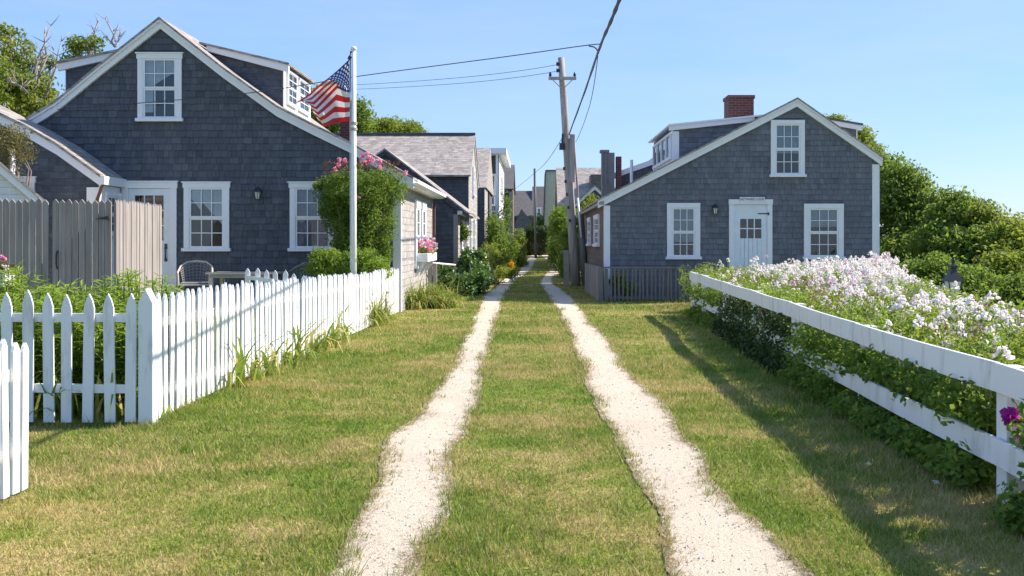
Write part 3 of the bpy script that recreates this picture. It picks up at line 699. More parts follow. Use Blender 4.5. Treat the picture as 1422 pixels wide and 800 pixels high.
# door, left of the facade
def door_left():
    Y = YA; x0, x1 = PX(170, Y), PX(246, Y); zt = PZ(253, Y); zb = .42
    d = MB(); m = FR(Y); c = .14
    d.cbox(m, x0, x0+c, zb, zt-.13, .004, .05); d.cbox(m, x1-c, x1, zb, zt-.13, .004, .05); d.cbox(m, x0-.02, x1+.02, zt-.13, zt, .004, .06); d.cbox(m, x0-.04, x1+.04, zt+.0005, zt+.025, .004, .085)
    fr = d.build('door_frame', 'trim', H)
    a0, a1 = x0+c+.004, x1-c-.004; l = MB()
    g0, g1 = a0+.13, a1-.13; h0, h1 = PZ(334, Y), zt-.28
    l.cbox(m, a0, g0, zb, zt-.135, .006, .03); l.cbox(m, g1, a1, zb, zt-.135, .006, .03); l.cbox(m, g0, g1, h1, zt-.135, .006, .03); l.cbox(m, g0, g1, zb, h0, .006, .03)
    for i in (1, 2): u = g0+(g1-g0)*i/3; l.cbox(m, u-.012, u+.012, h0, h1, .012, .028); v = h0+(h1-h0)*i/3; l.cbox(m, g0, g1, v-.012, v+.012, .0115, .0285)
    l.cbox(m, g0+.04, g1-.04, zb+.15, h0-.12, .03, .036)
    dr = l.build('door', 'door', H)
    MB().cbox(m, g0, g1, h0, h1, .003, .005).build('dark_backing', 'dark', dr)
    MB().cbox(m, g0, g1, h0, h1, .0095, .0105).build('pane', 'glass', dr)
    hx = a1-.08; hz_ = PZ(352, Y)
    MB().tube([m(hx, hz_+.12, .03), m(hx, hz_+.1, .07), m(hx, hz_-.1, .07), m(hx, hz_-.13, .03)], .015, 6).cbox(m, hx-.03, hx+.03, hz_-.17, hz_-.1, .0301, .04).cbox(m, hx-.03, hx+.03, hz_+.1, hz_+.16, .0301, .04).build('handle', 'black', dr)
    MB().cbox(m, hx-.028, hx+.028, PZ(340.5, Y)-.03, PZ(340.5, Y)+.03, .031, .045).build('lock', 'black', dr)
door_left()
lantern(PX(360, YA), YA, PZ(268, YA), 'wall_lamp', 'small dark wall lamp between the two ground windows of the dark left cottage')
HOLES[YA].append((PX(170, YA), -.5, PX(246, YA), PZ(253, YA)))
shakes(H, YA, rk, XLft, XR-.13, .05, HOLES[YA], 'shake_left')
# dormers of the left cottage
def dormer(H, side, X, Y0, Y1, ztop, apexX, apexZ, rkp, wallm, wins, face='trim', skew=0):
    m = FR(Y0)
    n = 10; us = np.linspace(apexX, X, n); poly = [(float(u), hz(rkp, float(u))-.04) for u in us]
    tp = [(apexX, apexZ-.06), (X, ztop-.06)]
    pp = poly+[(X, ztop-.06)]
    MB().prism(pp, m, 0, -(Y1-Y0)).build('dormer_wall', wallm, H)
    e = .16*side; rl = [(apexX, apexZ), (X+e, ztop-abs(e)*.25)]
    r = MB().ribbon(rl, 0, .045, m, .13, -(Y1-Y0)-.13).build('dormer_roof', 'roof', H)
    MB().ribbon([(apexX+.5*side*.3, apexZ-.02*0), (X+e*.9, ztop-abs(e)*.25)], .047, .2, m, .004, .09).build('rake_board', 'trim', r)
    mpd = SR(X) if side > 0 else SL(X)
    zb = hz(rkp, X)
    MB().cbox(mpd, Y0-.01, Y1+.01, zb, ztop-.08, .003, .02).build('dormer_front', face, H)
    mpd2 = SR(X+.021) if side > 0 else SL(X-.021)
    for (a, b, c, d) in wins: window(H, mpd2, a, b, c, d, cols=2, rows=2, cas=.05, cap=False, sill=False, st=.024)
Yd = 22.2; Xd = PX(393, Yd); apx, apz = PX(262, 21.4), PZ(49, 21.4)
Y2 = Xd*F/(430-CX)
dormer(H, 1, Xd, Yd, Y2, PZ(86, Yd), apx, apz, rk, 'shingle_left', [(Yd+.22, Yd+1.12, PZ(143, Yd)+.0, PZ(95, Yd)+.02), (Yd+1.3, Y2-.25, PZ(143, Yd)+.0, PZ(95, Yd)+.02)])
Yd = 21.9; dormer(H, -1, PX(92, Yd), Yd, 25, PZ(84, Yd), PX(180, 21.4), PZ(58, 21.4), rk, 'shingle_left', [])
# ell on the left
YE = 20.2; XE = -8.65
erk = [(PX(139, YE)+.06, PZ(247, YE)+.06), (PX(82, YE), PZ(199, YE)), (PX(37, YE), PZ(173, YE)), (PX(0, YE), PZ(155, YE)), (-12.2, 4.9), (-15, 3.2)][::-1]
pp = [(XE, 0), (XE, hz(erk, XE)-.07), (PX(82, YE), PZ(199, YE)-.07), (PX(37, YE), PZ(173, YE)-.07), (PX(0, YE), PZ(155, YE)-.07), (-12.2, 4.83), (-14.8, 3.2), (-14.8, 0)]
MB().prism(pp, FR(YE), 0, -1.0).build('side_wing_wall', 'shingle_left', H)
MB().ribbon(erk, 0, .06, FR(YE), .13, -.998).build('side_wing_roof', 'roof', H)
MB().ribbon(erk, .062, .24, FR(YE), .003, .09).build('rake_board', 'trim', H)
MB().box(XE-.25, YE-.03, 0, XE-.001, YE-.003, hz(erk, XE)-.3).build('corner_board', 'trim', H)
MB().box(XE+.003, YE-.05, 0, XE+.02, YA-.01, 2.62).build('side_wing_trim', 'trim', H)
MB().box(XE+.003, YE-.1, 2.63, XE+.14, YA-.004, 2.8).build('eave_board', 'trim', H)
window(H, SR(XE+.021), YE+.15, YE+.9, 1.6, 2.5, 3, 2, cas=.08, cap=False)
MB().tube([(XE+.1, YE-.06, 2.7), (XE+.02, YE-.06, 2.45), (XE-.04, YE-.06, 2.3), (XE-.04, YE-.06, .2)], .035, 8).build('downpipe', 'copper', H)
wf(H, YE, -6, 49, 247, 340)

# ---- house B: small gable behind
def gable_house(name, label, loc, Y, rk, xl, xr, depth, wall, roof='roof', trim=.13, sidem=None, over=.12, cat='house', tm='trim'):
    H = thing(name, label, cat, loc)
    low = [(u, v-.07) for u, v in rk if xl < u < xr]
    pts = [(xl, -.1), (xr, -.1), (xr, hz(rk, xr)-.07)]+low[::-1]+[(xl, hz(rk, xl)-.07)]
    MB().prism(pts, FR(Y), 0, -depth).build('wall', wall, H)
    r = MB().ribbon(rk, 0, .06, FR(Y), over, -depth-over).build('roof', roof, H)
    MB().ribbon(rk, .062, .062+trim, FR(Y), .003, .08).build('rake_board', tm, r)
    return H
Y = 30; rk2 = [(-7.2, 2.2), (PX(535, Y), PZ(206, Y)), (PX(652, Y), PZ(296, Y))]; XB = -2.2
HB = gable_house('shingled_house', 'small shingled house with tan gable roof just beyond the left cottage', (-4.5, 33, 0), Y, rk2, -7, XB, 5.6, 'shingle_shaded', 'roof', tm='shingle_shaded')
MB().box(XB-.12, Y-.02, 0, XB+.02, Y-.003, 2.3).build('corner_board', 'teak', HB)
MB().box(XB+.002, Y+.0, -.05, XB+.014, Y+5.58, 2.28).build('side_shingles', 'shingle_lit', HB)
MB().box(XB+.003, Y-.1, 2.29, XB+.15, Y+5.6, 2.4).build('fascia', 'trim', HB)
window(HB, SR(XB+.014), 31.1, 32.3, 1.2, 2.15, 2, 2, cas=.2, cap=False); window(HB, SR(XB+.014), 33.4, 34.4, 1.2, 2.15, 2, 2, cas=.14, cap=False)
YC_ = 31.2; MB().box(PX(472, YC_), YC_, 2.5, PX(487, YC_), YC_+.5, PZ(166, YC_)).build('chimney', 'brick', HB)
# ---- house C: roof facing the camera
Y = 38.0; XC = -2.39
HC = thing('shingled_house', 'tall shingled house whose broad brown roof faces the lane end, beyond the small gabled house', 'house', (-6, 41, 0))
rc = [(Y, PZ(241, Y)), (Y+3.2, PZ(187, Y+3.2)), (Y+6.4, PZ(241, Y))]
mpC = lambda u, v, d: (XC+d, u, v)
MB().prism([(Y+.15, -.1), (Y+6.2, -.1), (Y+6.2, rc[0][1]-.1), (Y+3.2, rc[1][1]-.12), (Y+.15, rc[0][1]-.1)], mpC, 0, -5.6).build('wall', 'shingle_shaded', HC)
rfC = MB().ribbon([(Y-.08, rc[0][1]-.05), rc[1], (Y+6.5, rc[2][1]-.05)], 0, .07, mpC, .1, -5.75).build('roof', 'roof', HC)
MB().box(XC-5.75, Y+3.1, rc[1][1]-.02, XC+.1, Y+3.3, rc[1][1]+.07).build('ridge_cap', 'roof_dark', rfC)
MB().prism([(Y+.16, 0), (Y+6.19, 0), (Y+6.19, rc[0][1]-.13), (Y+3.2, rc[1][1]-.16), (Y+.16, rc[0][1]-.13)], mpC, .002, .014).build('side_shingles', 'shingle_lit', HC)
MB().ribbon([(Y-.06, rc[0][1]-.06), rc[1], (Y+6.48, rc[2][1]-.06)], .072, .2, mpC, .016, .06).build('rake_board', 'trim', HC)
for a, b, c, d in ((39.0, 39.9, 1.0, 2.4), (41.4, 42.3, 1.0, 2.4), (40.6, 41.5, 3.3, 4.5)): window(HC, SR(XC+.014), a, b, c, d, 2, 2, cas=.14, cap=False)
# ---- house D and E
HD = thing('shingled_house', 'narrow pale shingled house wall glimpsed beyond the broad brown roof', 'house', (-4.5, 48, .2))
X0 = PX(674, 47); MB().box(X0-4, 46, 0, X0, 55, PZ(262, 47)).build('wall', 'shingle_shaded', HD)
MB().prism([(46, PZ(262, 47)), (50.5, PZ(206, 50.5)), (55, PZ(262, 47))], lambda u, v, d: (X0+d, u, v), .1, -4).build('roof', 'roof', HD)
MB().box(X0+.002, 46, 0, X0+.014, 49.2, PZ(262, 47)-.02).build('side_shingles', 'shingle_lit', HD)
MB().box(X0+.003, 49.5, .5, X0+.05, 50.7, PZ(262, 47)-.1).build('shaded_recess', 'dark', HD)  # near-black slab on the wall, paints the shade of a recess
HE = thing('white_house', 'tall white house with balcony and flat overhanging roof halfway up the lane', 'house', (-2.5, 60, .4))
Y = 56.; x0, x1 = PX(668, Y), PX(692, Y); zt = PZ(208, Y)
MB().box(x0-3, Y+1.2, .2, x1-.02, 67, zt-.25).build('wall', 'shingle_shaded', HE)
MB().box(x1-.018, Y+1.2, .2, x1+.02, 67, zt-.25).build('side_boards', 'trim', HE)
MB().box(x0-3.2, Y-.2, zt-.22, x1+.45, 67.3, zt+.08).build('roof', 'trim', HE)
MB().box(x0-3, Y, PZ(292, Y)-.1, x1, Y+1.19, PZ(292, Y)).build('balcony_floor', 'trim', HE)
for xx in (x0-.2, x0+.5, x1-.08): MB().box(xx-.06, Y+.02, .3, xx+.06, Y+.14, PZ(292, Y)-.11).box(xx-.06, Y+.02, PZ(292, Y)+.01, xx+.06, Y+.14, zt-.23).build('post', 'trim', HE)
MB().box(x0-3, Y+.03, PZ(292, Y)+.75, x1, Y+.1, PZ(292, Y)+.83).build('handrail', 'trim', HE)
for k in range(14): MB().box(x0-.3+k*.1-.012, Y+.05, PZ(292, Y)+.01, x0-.3+k*.1+.012, Y+.075, PZ(292, Y)+.74).build('baluster', 'trim', HE)
window(HE, FR(Y+1.2), x0+.1, x0+.8, PZ(285, Y), PZ(240, Y), 2, 2, cas=.08); 
for a in (59, 62): window(HE, SR(x1+.022), a, a+1.1, 3.9, 5.4, 2, 2, cas=.14); window(HE, SR(x1+.022), a, a+1.1, 1.2, 2.6, 2, 2, cas=.14)
HF = thing('shingled_house', 'tall narrow brown-grey shingled house end beyond the white balcony house', 'house', (-2, 76, .4))
Y = 70.; x0, x1 = PX(690, Y), PX(711.5, Y); zt = PZ(262, Y)
rp = [(Y, zt), (Y+4, PZ(229, Y+4)), (Y+8, zt)]
MB().prism([(Y+.2, 0), (Y+7.8, 0), (Y+7.8, zt-.1), (Y+4, rp[1][1]-.12), (Y+.2, zt-.1)], lambda u, v, d: (x1+d, u, v), 0, -5).build('wall', 'shingle_brown', HF)
MB().ribbon(rp, 0, .1, lambda u, v, d: (x1+d, u, v), .1, -5.1).build('roof', 'roof_dark', HF)
MB().box(x1-.25, Y-.04, 0, x1+.04, Y+.19, zt-.2).build('corner_board', 'teak', HF)
# ---- far centre house
Y = 100.; HG = thing('grey_house', 'far grey house with dark roof closing the end of the lane', 'house', (-.3, 104, .45))
x0, x1 = PX(706, Y), PX(765, Y)
MB().box(x0, Y+.4, .3, x1, Y+8, PZ(300, Y)).build('wall', 'shingle_brown', HG)
MB().ribbon([(Y, PZ(301, Y)), (Y+4, PZ(265, Y+4)), (Y+8.4, PZ(301, Y))], 0, .12, lambda u, v, d: (d, u, v), x0-.2, PX(739, Y)).build('roof', 'roof_dark', HG)
MB().ribbon([(Y+.6, PZ(301, Y)), (Y+4, PZ(259, Y+4)), (Y+8.2, PZ(301, Y))], 0, .12, lambda u, v, d: (d, u, v), PX(739, Y)+.01, x1+.3).build('wing_roof', 'roof_dark', HG)
window(HG, FR(Y+.4), PX(745, Y), PX(752, Y), PZ(311, Y), PZ(288, Y), 2, 2, cas=.1)
g = [(PX(719, 97), PZ(330, 97)), (PX(726, 97), PZ(287, 97)), (PX(738, 97), PZ(330, 97))]
MB().prism([(PX(716, 97), 0), (PX(740, 97), 0), (PX(740, 97), PZ(310, 97)), (PX(724, 97), PZ(290, 97)), (PX(716, 97), PZ(308, 97))], FR(97), 0, -3.3).build('porch_wing', 'shingle_shaded', HG)
# ---- pale green gable and brown roof beyond the pole
Y = 78.; HHs = thing('green_boarded_house', 'pale green narrow gable end left of the utility pole, far up the lane', 'house', (1.6, 82, .45))
MB().prism([(PX(754, Y), 0), (PX(772, Y), 0), (PX(772, Y), PZ(300, Y)), (PX(775, Y), PZ(237, Y)), (PX(758, Y), PZ(237, Y)), (PX(756, Y), PZ(300, Y))], FR(Y), 0, -6).build('wall', 'cream', HHs)
MB().ribbon([(PX(755, Y), PZ(310, Y)), (PX(757.4, Y), PZ(236, Y)), (PX(776, Y), PZ(236, Y))], 0, .1, FR(Y), .15, -6).build('roof', 'roof_dark', HHs)
Y = 62.; HI = thing('shingled_house', 'house with large blotchy brown roof behind the utility pole', 'house', (3, 66, .45))
x0, x1 = PX(778, Y), PX(846, Y)
mpI = lambda u, v, d: (x0+d, u, v)
MB().prism([(Y+.3, 0), (Y+9, 0), (Y+9, PZ(296, Y)), (Y+4.7, PZ(234, Y+4.7)-.1), (Y+.3, PZ(296, Y))], mpI, 0, x1-x0).build('wall', 'shingle_lit', HI)
MB().ribbon([(Y-.1, PZ(297, Y)), (Y+4.6, PZ(233, Y+4.6)), (Y+9.3, PZ(297, Y))], 0, .1, mpI, -.15, x1-x0+.15).build('roof', 'roof', HI)
window(HI, FR(Y+.3), PX(776, Y)+.3, PX(787, Y), PZ(318, Y), PZ(297, Y)-.1, 2, 2, cas=.1)
MB().box(PX(820, 63.5), 63, PZ(262, 63.5), PX(840, 63.5), 65, PZ(243, 63.5)).build('roof_dormer', 'roof_dark', HI)
Y = 50.; r3 = [(PX(796, Y), PZ(284, Y)), (PX(826, Y), PZ(257, Y)), (PX(856, Y), PZ(284, Y))]
HJ = gable_house('shingled_shed', 'small blue-grey gabled outbuilding with white edges behind the right cottage corner', (3.2, 52, 0), Y, r3, r3[0][0]+.15, r3[2][0]-.1, 4, 'shingle_shaded', 'roof', .16, cat='shed')

# ---- right cottage
YR = 25.9
H = thing('shingled_cottage', 'grey shingled cottage with white board door beyond the flower bed, brick chimney behind the ridge', 'cottage', (5.5, 29, 0))
rk = rakepoly([(830, 277), (1106, 136), (1224, 218)], YR)
x0, x1 = PX(840, YR), PX(1219.5, YR)
pts = [(x0, -.6), (x1, -.6), (x1, hz(rk, x1)-.07), (rk[1][0], rk[1][1]-.07), (x0, hz(rk, x0)-.07)]
MB().prism(pts, FR(YR), 0, -10).build('wall', 'shingle_right', H)
r = MB().ribbon(rk, 0, .045, FR(YR), .13, -10.1).build('roof', 'roof', H)
MB().ribbon(rk, .047, .23, FR(YR), .003, .085).build('rake_board', 'trim', r)
MB().ribbon(rk, .046, .09, FR(YR), .087, .118).build('rake_moulding', 'trim', r)
MB().box(x0-.022, YR-.028, -.1, x0+.13, YR-.003, hz(rk, x0)-.25).box(x0-.025, YR-.002, -.1, x0-.003, YR+.12, hz(rk, x0)-.15).build('corner_board', 'trim', H)
MB().box(x1-.16, YR-.028, -.6, x1+.025, YR-.003, hz(rk, x1)-.25).box(x1+.003, YR-.002, -.6, x1+.027, YR+.12, hz(rk, x1)-.15).build('corner_board', 'trim', H)
MB().box(rk[0][0]+.03, YR-.1, rk[0][1]-.14, x0-.026, YR+10, rk[0][1]-.05).build('fascia', 'teak', H)
MB().box(x0-.016, YR+.13, -.1, x0-.003, YR+9.95, rk[0][1]-.145).build('side_shingles', 'shingle_brown', H)
window(H, SL(x0-.016), 27.6, 29.6, 1.35, 2.25, 3, 2, cas=.1, cap=False)
window(H, SL(x0-.016), 31.5, 33.0, 1.35, 2.25, 2, 2, cas=.1, cap=False)
bl = ('shade', [(0, 1, .42, .42, 3)])
wf(H, YR, 926, 972, 282, 360, curtain=('shade', [(0, 1, .3, .3, 60)]), cap=False, cas=.13)
wf(H, YR, 1116, 1171, 283, 360, curtain=('shade', [(0, 1, .62, .62, 60)]), cap=False, cas=.13)
wf(H, YR, 1070, 1117, 167, 246, curtain=('shade', [(0, 1, .42, .42, 60)]), cap=False, cas=.11)
lantern(PX(992, YR), YR, PZ(290, YR), 'wall_lamp', 'black lantern lamp on the grey shingles between window and white board door')
def door_right():
    Y = YR; a, b = PX(1012, Y), PX(1072, Y); zt = PZ(277, Y); zb = -.05; m = FR(Y); c = .13
    d = MB(); d.cbox(m, a, a+c, zb, zt-.13, .004, .05); d.cbox(m, b-c, b, zb, zt-.13, .004, .05); d.cbox(m, a-.01, b+.01, zt-.13, zt, .004, .07)
    d.build('door_frame', 'trim', H)
    a0, a1 = a+c+.004, b-c-.004; l = MB(); g0, g1 = PX(1027.5, Y), PX(1057, Y); h0, h1 = PZ(331, Y), PZ(304, Y)
    l.cbox(m, a0, g0, zb, zt-.135, .006, .025); l.cbox(m, g1, a1, zb, zt-.135, .006, .025); l.cbox(m, g0, g1, h1, zt-.135, .006, .025)
    n = 5
    for i in range(n): u0 = g0+(g1-g0)*i/n; l.cbox(m, u0+.004, g0+(g1-g0)*(i+1)/n-.004, zb, h0, .006, .025)
    for i in (1, 2): u = g0+(g1-g0)*i/3; l.cbox(m, u-.014, u+.014, h0, h1, .012, .028)
    v = (h0+h1)/2; l.cbox(m, g0, g1, v-.014, v+.014, .0115, .0285)
    dr = l.build('door', 'door', H)
    MB().cbox(m, g0, g1, h0, h1, .003, .005).build('dark_backing', 'dark', dr); MB().cbox(m, g0, g1, h0, h1, .0095, .0105).build('pane', 'glass', dr)
    MB().cbox(m, PX(1052, Y), PX(1066, Y), PZ(297.5, Y), PZ(296, Y), .026, .034).cbox(m, PX(1065, Y), PX(1067.5, Y), PZ(299, Y), PZ(295, Y), .0505, .058).build('hinge', 'black', dr)
    t = thing('name_board', 'small white house name board with dark letters over the board door', 'sign', (PX(1043, Y), Y, zt))
    MB().cbox(m, PX(1026, Y), PX(1061, Y), zt-.06, zt+.055, .072, .09).build('board', 'trim', t)
    cu = bpy.data.curves.new('letters', 'FONT'); cu.body = 'EASTWARD LOOK'; cu.size = .088; cu.align_x = 'CENTER'; cu.align_y = 'CENTER'; cu.extrude = .002
    cu.materials.append(MT['black']); oc = bpy.data.objects.new('letters_outline', cu); COL.objects.link(oc); bpy.context.view_layer.update(); me = bpy.data.meshes.new_from_object(oc.evaluated_get(bpy.context.evaluated_depsgraph_get())); bpy.data.objects.remove(oc); o = bpy.data.objects.new('letters', me); COL.objects.link(o); o.parent = t
    o.rotation_euler = (R(90), 0, 0); o.location = (0, -.093, -.002); o.scale = (.87, 1.0, 1)
door_right()
HOLES[YR].append((PX(1012, YR), -.5, PX(1072, YR), PZ(277, YR)))
shakes(H, YR, rk, x0+.128, x1-.158, -.1, HOLES[YR], 'shake_right')
# dormers, chimney
Y = 26.7; X = PX(935, Y)
def dormerR():
    Y1 = X*F/(908-CX); zt = PZ(172, Y); ax, az = PX(1066, 26), PZ(155, 26)
    m = FR(Y); us = np.linspace(ax, X, 8); poly = [(float(u), hz(rk, float(u))-.04) for u in us]+[(X, zt-.1)]
    MB().prism(poly, m, 0, -(Y1-Y)).build('dormer_wall', 'shingle_right', H)
    rr = MB().ribbon([(ax, az), (X-.13, zt-.02)], 0, .045, m, .13, -(Y1-Y)-.4).build('dormer_roof', 'trim', H)
    MB().ribbon([(ax-.2, az-.01), (X-.12, zt-.02)], .047, .17, m, .004, .09).build('rake_board', 'trim', rr)
    zb = hz(rk, X)
    MB().cbox(SL(X), Y-.0, Y1, zb, zt-.17, .003, .02).box(X-.02, Y-.025, zb, X+.15, Y-.003, zt-.2).build('dormer_front', 'trim', H)
    n = 4; L = (Y1-Y-.3)/n
    for i in range(n): window(H, SL(X-.021), Y+.15+i*L, Y+.15+(i+.88)*L, zb+.06, zt-.24, 1, 1, cas=.03, cap=False, sill=False, st=.022, dbl=False)
dormerR()
Y = 26.9; a, b = PX(1150, Y), PX(1195, Y)
MB().prism([(a-1.0, PZ(158, Y)-.5), (b-.12, hz(rk, b)-.1), (b-.12, PZ(173, Y)-.08), (a-1.0, PZ(157, Y))], FR(Y), 0, -3).build('dormer_wall', 'shingle_right', H)
MB().ribbon([(a-1.05, PZ(155, Y)), (b+.04, PZ(174, Y)+.04)], 0, .05, FR(Y), .1, -3.1).build('dormer_roof', 'roof_dark', H)
MB().ribbon([(a-1.0, PZ(155, Y)), (b+.02, PZ(174, Y)+.04)], .052, .18, FR(Y), .004, .07).build('rake_board', 'trim', H)
MB().cbox(SR(b-.12), Y-.02, Y+3, hz(rk, b)-.15, PZ(173, Y)-.1, .003, .03).build('dormer_front', 'trim', H)
Y = 30.; MB().box(PX(1012, Y), Y, 3.6, PX(1047, Y), Y+.75, PZ(137, Y)).box(PX(1011, Y)-.01, Y-.03, PZ(137, Y)+.001, PX(1048, Y)+.01, Y+.78, PZ(132, Y)).build('chimney', 'brick', H, bevel=.01)
Y = 29.; MB().tube([(PX(877, Y), Y, 2.9), (PX(877, Y), Y, PZ(222, Y))], .045, 8).build('vent_pipe', 'pole_white', H)
# lower house behind the right cottage
Y = 38.; r4 = [(PX(842, Y), PZ(272, Y)), (PX(925, Y), PZ(206, Y)), (PX(1000, Y), PZ(265, Y))]
HK = gable_house('shingled_house', 'blue-grey gabled house with tall grey flue just behind the right cottage roof', (5, 40, 0), Y, r4, r4[0][0]+.12, r4[2][0]-.1, 5, 'shingle_shaded', 'roof', .14)
Y = 37.2; r5 = [(PX(853, Y), PZ(240, Y)), (PX(930, Y), PZ(213, Y))]
MB().prism([(r5[0][0]+.1, 2.2), (r5[1][0], 2.2), (r5[1][0], r5[1][1]-.1), (r5[0][0]+.1, r5[0][1]-.1)], FR(Y), 0, -.7).build('dormer_wall', 'shingle_shaded', HK)
MB().ribbon(r5, 0, .2, FR(Y), .08, -.7).build('dormer_roof', 'trim', HK)
Y = 36.6
MB().box(PX(836, Y), Y, 1.5, PX(853.5, Y), Y+.5, PZ(212, Y)).box(PX(833.5, Y), Y-.06, PZ(212, Y)+.002, PX(846, Y), Y+.4, PZ(209, Y)+.02).box(PX(839.5, Y), Y-.08, PZ(258, Y), PX(842, Y), Y-.01, PZ(216, Y)).build('flue', 'flue', HK)
MB().box(PX(856, Y), Y+.1, 2.8, PX(863.5, Y), Y+.4, PZ(217, Y)).build('chimney', 'brick', HK)

# ---- white shed at left
def shed():
    Y = 17.0; t = thing('garden_shed', 'white clapboard shed gable peeking over the grey stockade at left', 'shed', (PX(-30, Y), Y, .2))
    rkp = [(-1.9, 1.35), (0, 2.95), (1.02, 2.0)]
    B = WL[t.name]
    mp = lambda u, v, d: (B.x+u, B.y-d, B.z+v)
    MB().prism([(-1.8, -.2), (.95, -.2), (.95, 2.0), (0, 2.87), (-1.8, 1.35)], mp, 0, -3).build('wall', 'clap', t)
    r = MB().ribbon(rkp, 0, .05, mp, .1, -3.1).build('roof', 'roof', t); MB().ribbon(rkp, .052, .2, mp, .003, .07).build('rake_board', 'picket', r)
    t.rotation_euler.z = R(28)
shed()
Y = 18.2; x = PX(17, Y); tag(MB().tube([(x, Y, .1), (x, Y, PZ(206, Y))], .05, 10).build('vent_pipe', 'pole_white', None, True), 'white vent pipe standing beside the white shed gable', 'pipe')

# ------------------------------------------------------------------ stockade fence
def boards(name, A, B, zt, w, root, m='boards', gap=.013, th=.022):
    A = Vector(A); B = Vector(B); d = (B-A); L = d.length; d.normalize(); nn = Vector((-d.y, d.x)); n = int(L/w)
    V = []; Fc = []; Rn = []
    for i in range(n):
        a = A+d*(i*w+gap/2); b = A+d*((i+1)*w-gap/2); r = random.random(); z1 = zt+random.uniform(-.015, .015); z0 = float(gz(a.x, a.y))-.05; o = random.uniform(-.004, .004)
        k = len(V); c = (a+b)/2
        for s in (-th/2+o, th/2+o):
            for q, z in ((a, z0), (b, z0), (b, z1-.045), (c, z1), (a, z1-.045)): V.append((q.x+nn.x*s, q.y+nn.y*s, z))
        Fc += [(k+0, k+1, k+2, k+4), (k+2, k+3, k+4, k+4)]
        Fc += [(k+5, k+9, k+7, k+6), (k+7, k+9, k+8, k+8)]
        for p, q in ((0, 1), (1, 2), (2, 3), (3, 4), (4, 0)): Fc.append((k+p, k+p+5, k+q+5, k+q))
        Rn += [r]*10
    me_f = [tuple(dict.fromkeys(f)) for f in Fc]
    me = bpy.data.meshes.new(name); me.from_pydata(V, [], me_f); me.materials.append(mm(m))
    at = me.attributes.new('rnd', 'FLOAT', 'POINT'); at.data.foreach_set('value', Rn)
    v = np.array(V); return place(name, me, root, v.min(0), v.max(0))
Y = 14.
S = thing('stockade_fence', 'tall weathered grey stockade fence with pointed boards in front of the left cottage door', 'wooden fence', (-6.5, 14, .1))
zt = PZ(277, Y); xa = PX(72, Y); xb = PX(156, Y); xc = PX(160, Y)
boards('board_panel', (-9.0, Y), (xa-.02, Y), zt+.01, .092, S)
g_ = boards('gate', (xa, Y+.015), (xb, Y+.015), zt, .092, S)
X = xc+.0; boards('board_panel', (X, Y+.04), (X+.0, 15.75), zt, .1, S)
boards('board_panel', (xb+.02, Y-.01), (xc+.05, Y-.01), zt, .05, S)
MB().prism([(PX(132, Y), PZ(304, Y)), (PX(150, Y), PZ(300, Y)), (PX(152, Y), PZ(307, Y)), (PX(150, Y), PZ(305, Y))], FR(Y-.003), .0, .012).build('hinge', 'black', g_)
MB().tube([(PX(79.5, Y), Y-.0, PZ(349, Y)), (PX(80.5, Y), Y-.05, PZ(355, Y)), (PX(80.5, Y), Y-.05, PZ(367, Y)), (PX(79.5, Y), Y-.0, PZ(373, Y))], .012, 6).build('handle', 'black', g_)

# ------------------------------------------------------------------ grey fence at the right cottage
G = thing('grey_picket_fence', 'low weathered grey picket fence in front of the right cottage corner', 'picket fence', (3, 25.2, 0))
Y = 25.0; xa, xb = PX(843, Y), PX(957, Y)
picket_fence(G, (xa, Y), (xb, Y), .1, .045, .84, .84, 'teak_dark', rails=(.12,), side=-1, tip=.02)
MB().box(xa-.08, Y-.05, .83, xb+.05, Y+.05, .865).build('top_rail', 'teak_dark', G); fpost(G, xb+.03, Y, .84, .09, 'teak_dark')
MB().box(xa-.06, Y-.03, 0, xa-.015, Y+.015, .825).build('post', 'teak_dark', G)
t = boards('board_panel', (xa-.16, Y+.2), (xa-.30, Y+4.6), .86, .1, G, 'boards'); fpost(G, xa-.16, Y, .87, .12, 'teak_dark')

# ------------------------------------------------------------------ right rail fence
def rail_fence():
    t = thing('rail_fence', 'white two-board rail fence leaning along the flower bed, rose leaves growing through', 'rail fence', (2.9, 12, 0))
    ps = [2.6, 5.7, 8.5, 11.1, 13.6, 16.2, 18.9, 20.6]
    top = {2.6: .80, 5.7: .815, 8.5: .81, 11.1: .835, 13.6: .85, 16.2: .86, 18.9: .88, 20.6: .88}
    for y in ps:
        x = fence_x_right(y)+.088; z = float(gz(x, y)); s = .125
        MB().box(x-s/2, y-s/2, z-.15, x+s/2, y+s/2, top[y]-.02).build('post', 'rail', t, bevel=.005)
    for i in range(len(ps)-1):
        for (dz, hgt) in ((0, .165), (.43, .15)):
            a, b = ps[i]+.003, ps[i+1]-.003; n = 8; mb = MB(); th = .03
            for k in range(n+1):
                q = k/n; y = a+(b-a)*q; x = fence_x_right(y); zz = top[ps[i]]*(1-q)+top[ps[i+1]]*q-dz-.009*math.sin(math.pi*q)
                tw = .01*math.sin(q*3.1+i)
                mb.v += [(x-th/2+tw, y, zz), (x+th/2+tw, y, zz), (x+th/2, y, zz-hgt), (x-th/2, y, zz-hgt)]
            for k in range(n):
                o = 4*k
                for p in range(4): mb.f.append([o+p, o+(p+1) % 4, o+4+(p+1) % 4, o+4+p]); mb.m.append(0)
            mb.f += [[0, 3, 2, 1], [4*n, 4*n+1, 4*n+2, 4*n+3]]; mb.m += [0, 0]
            mb.build('rail', 'rail', t, bevel=.003)
rail_fence()

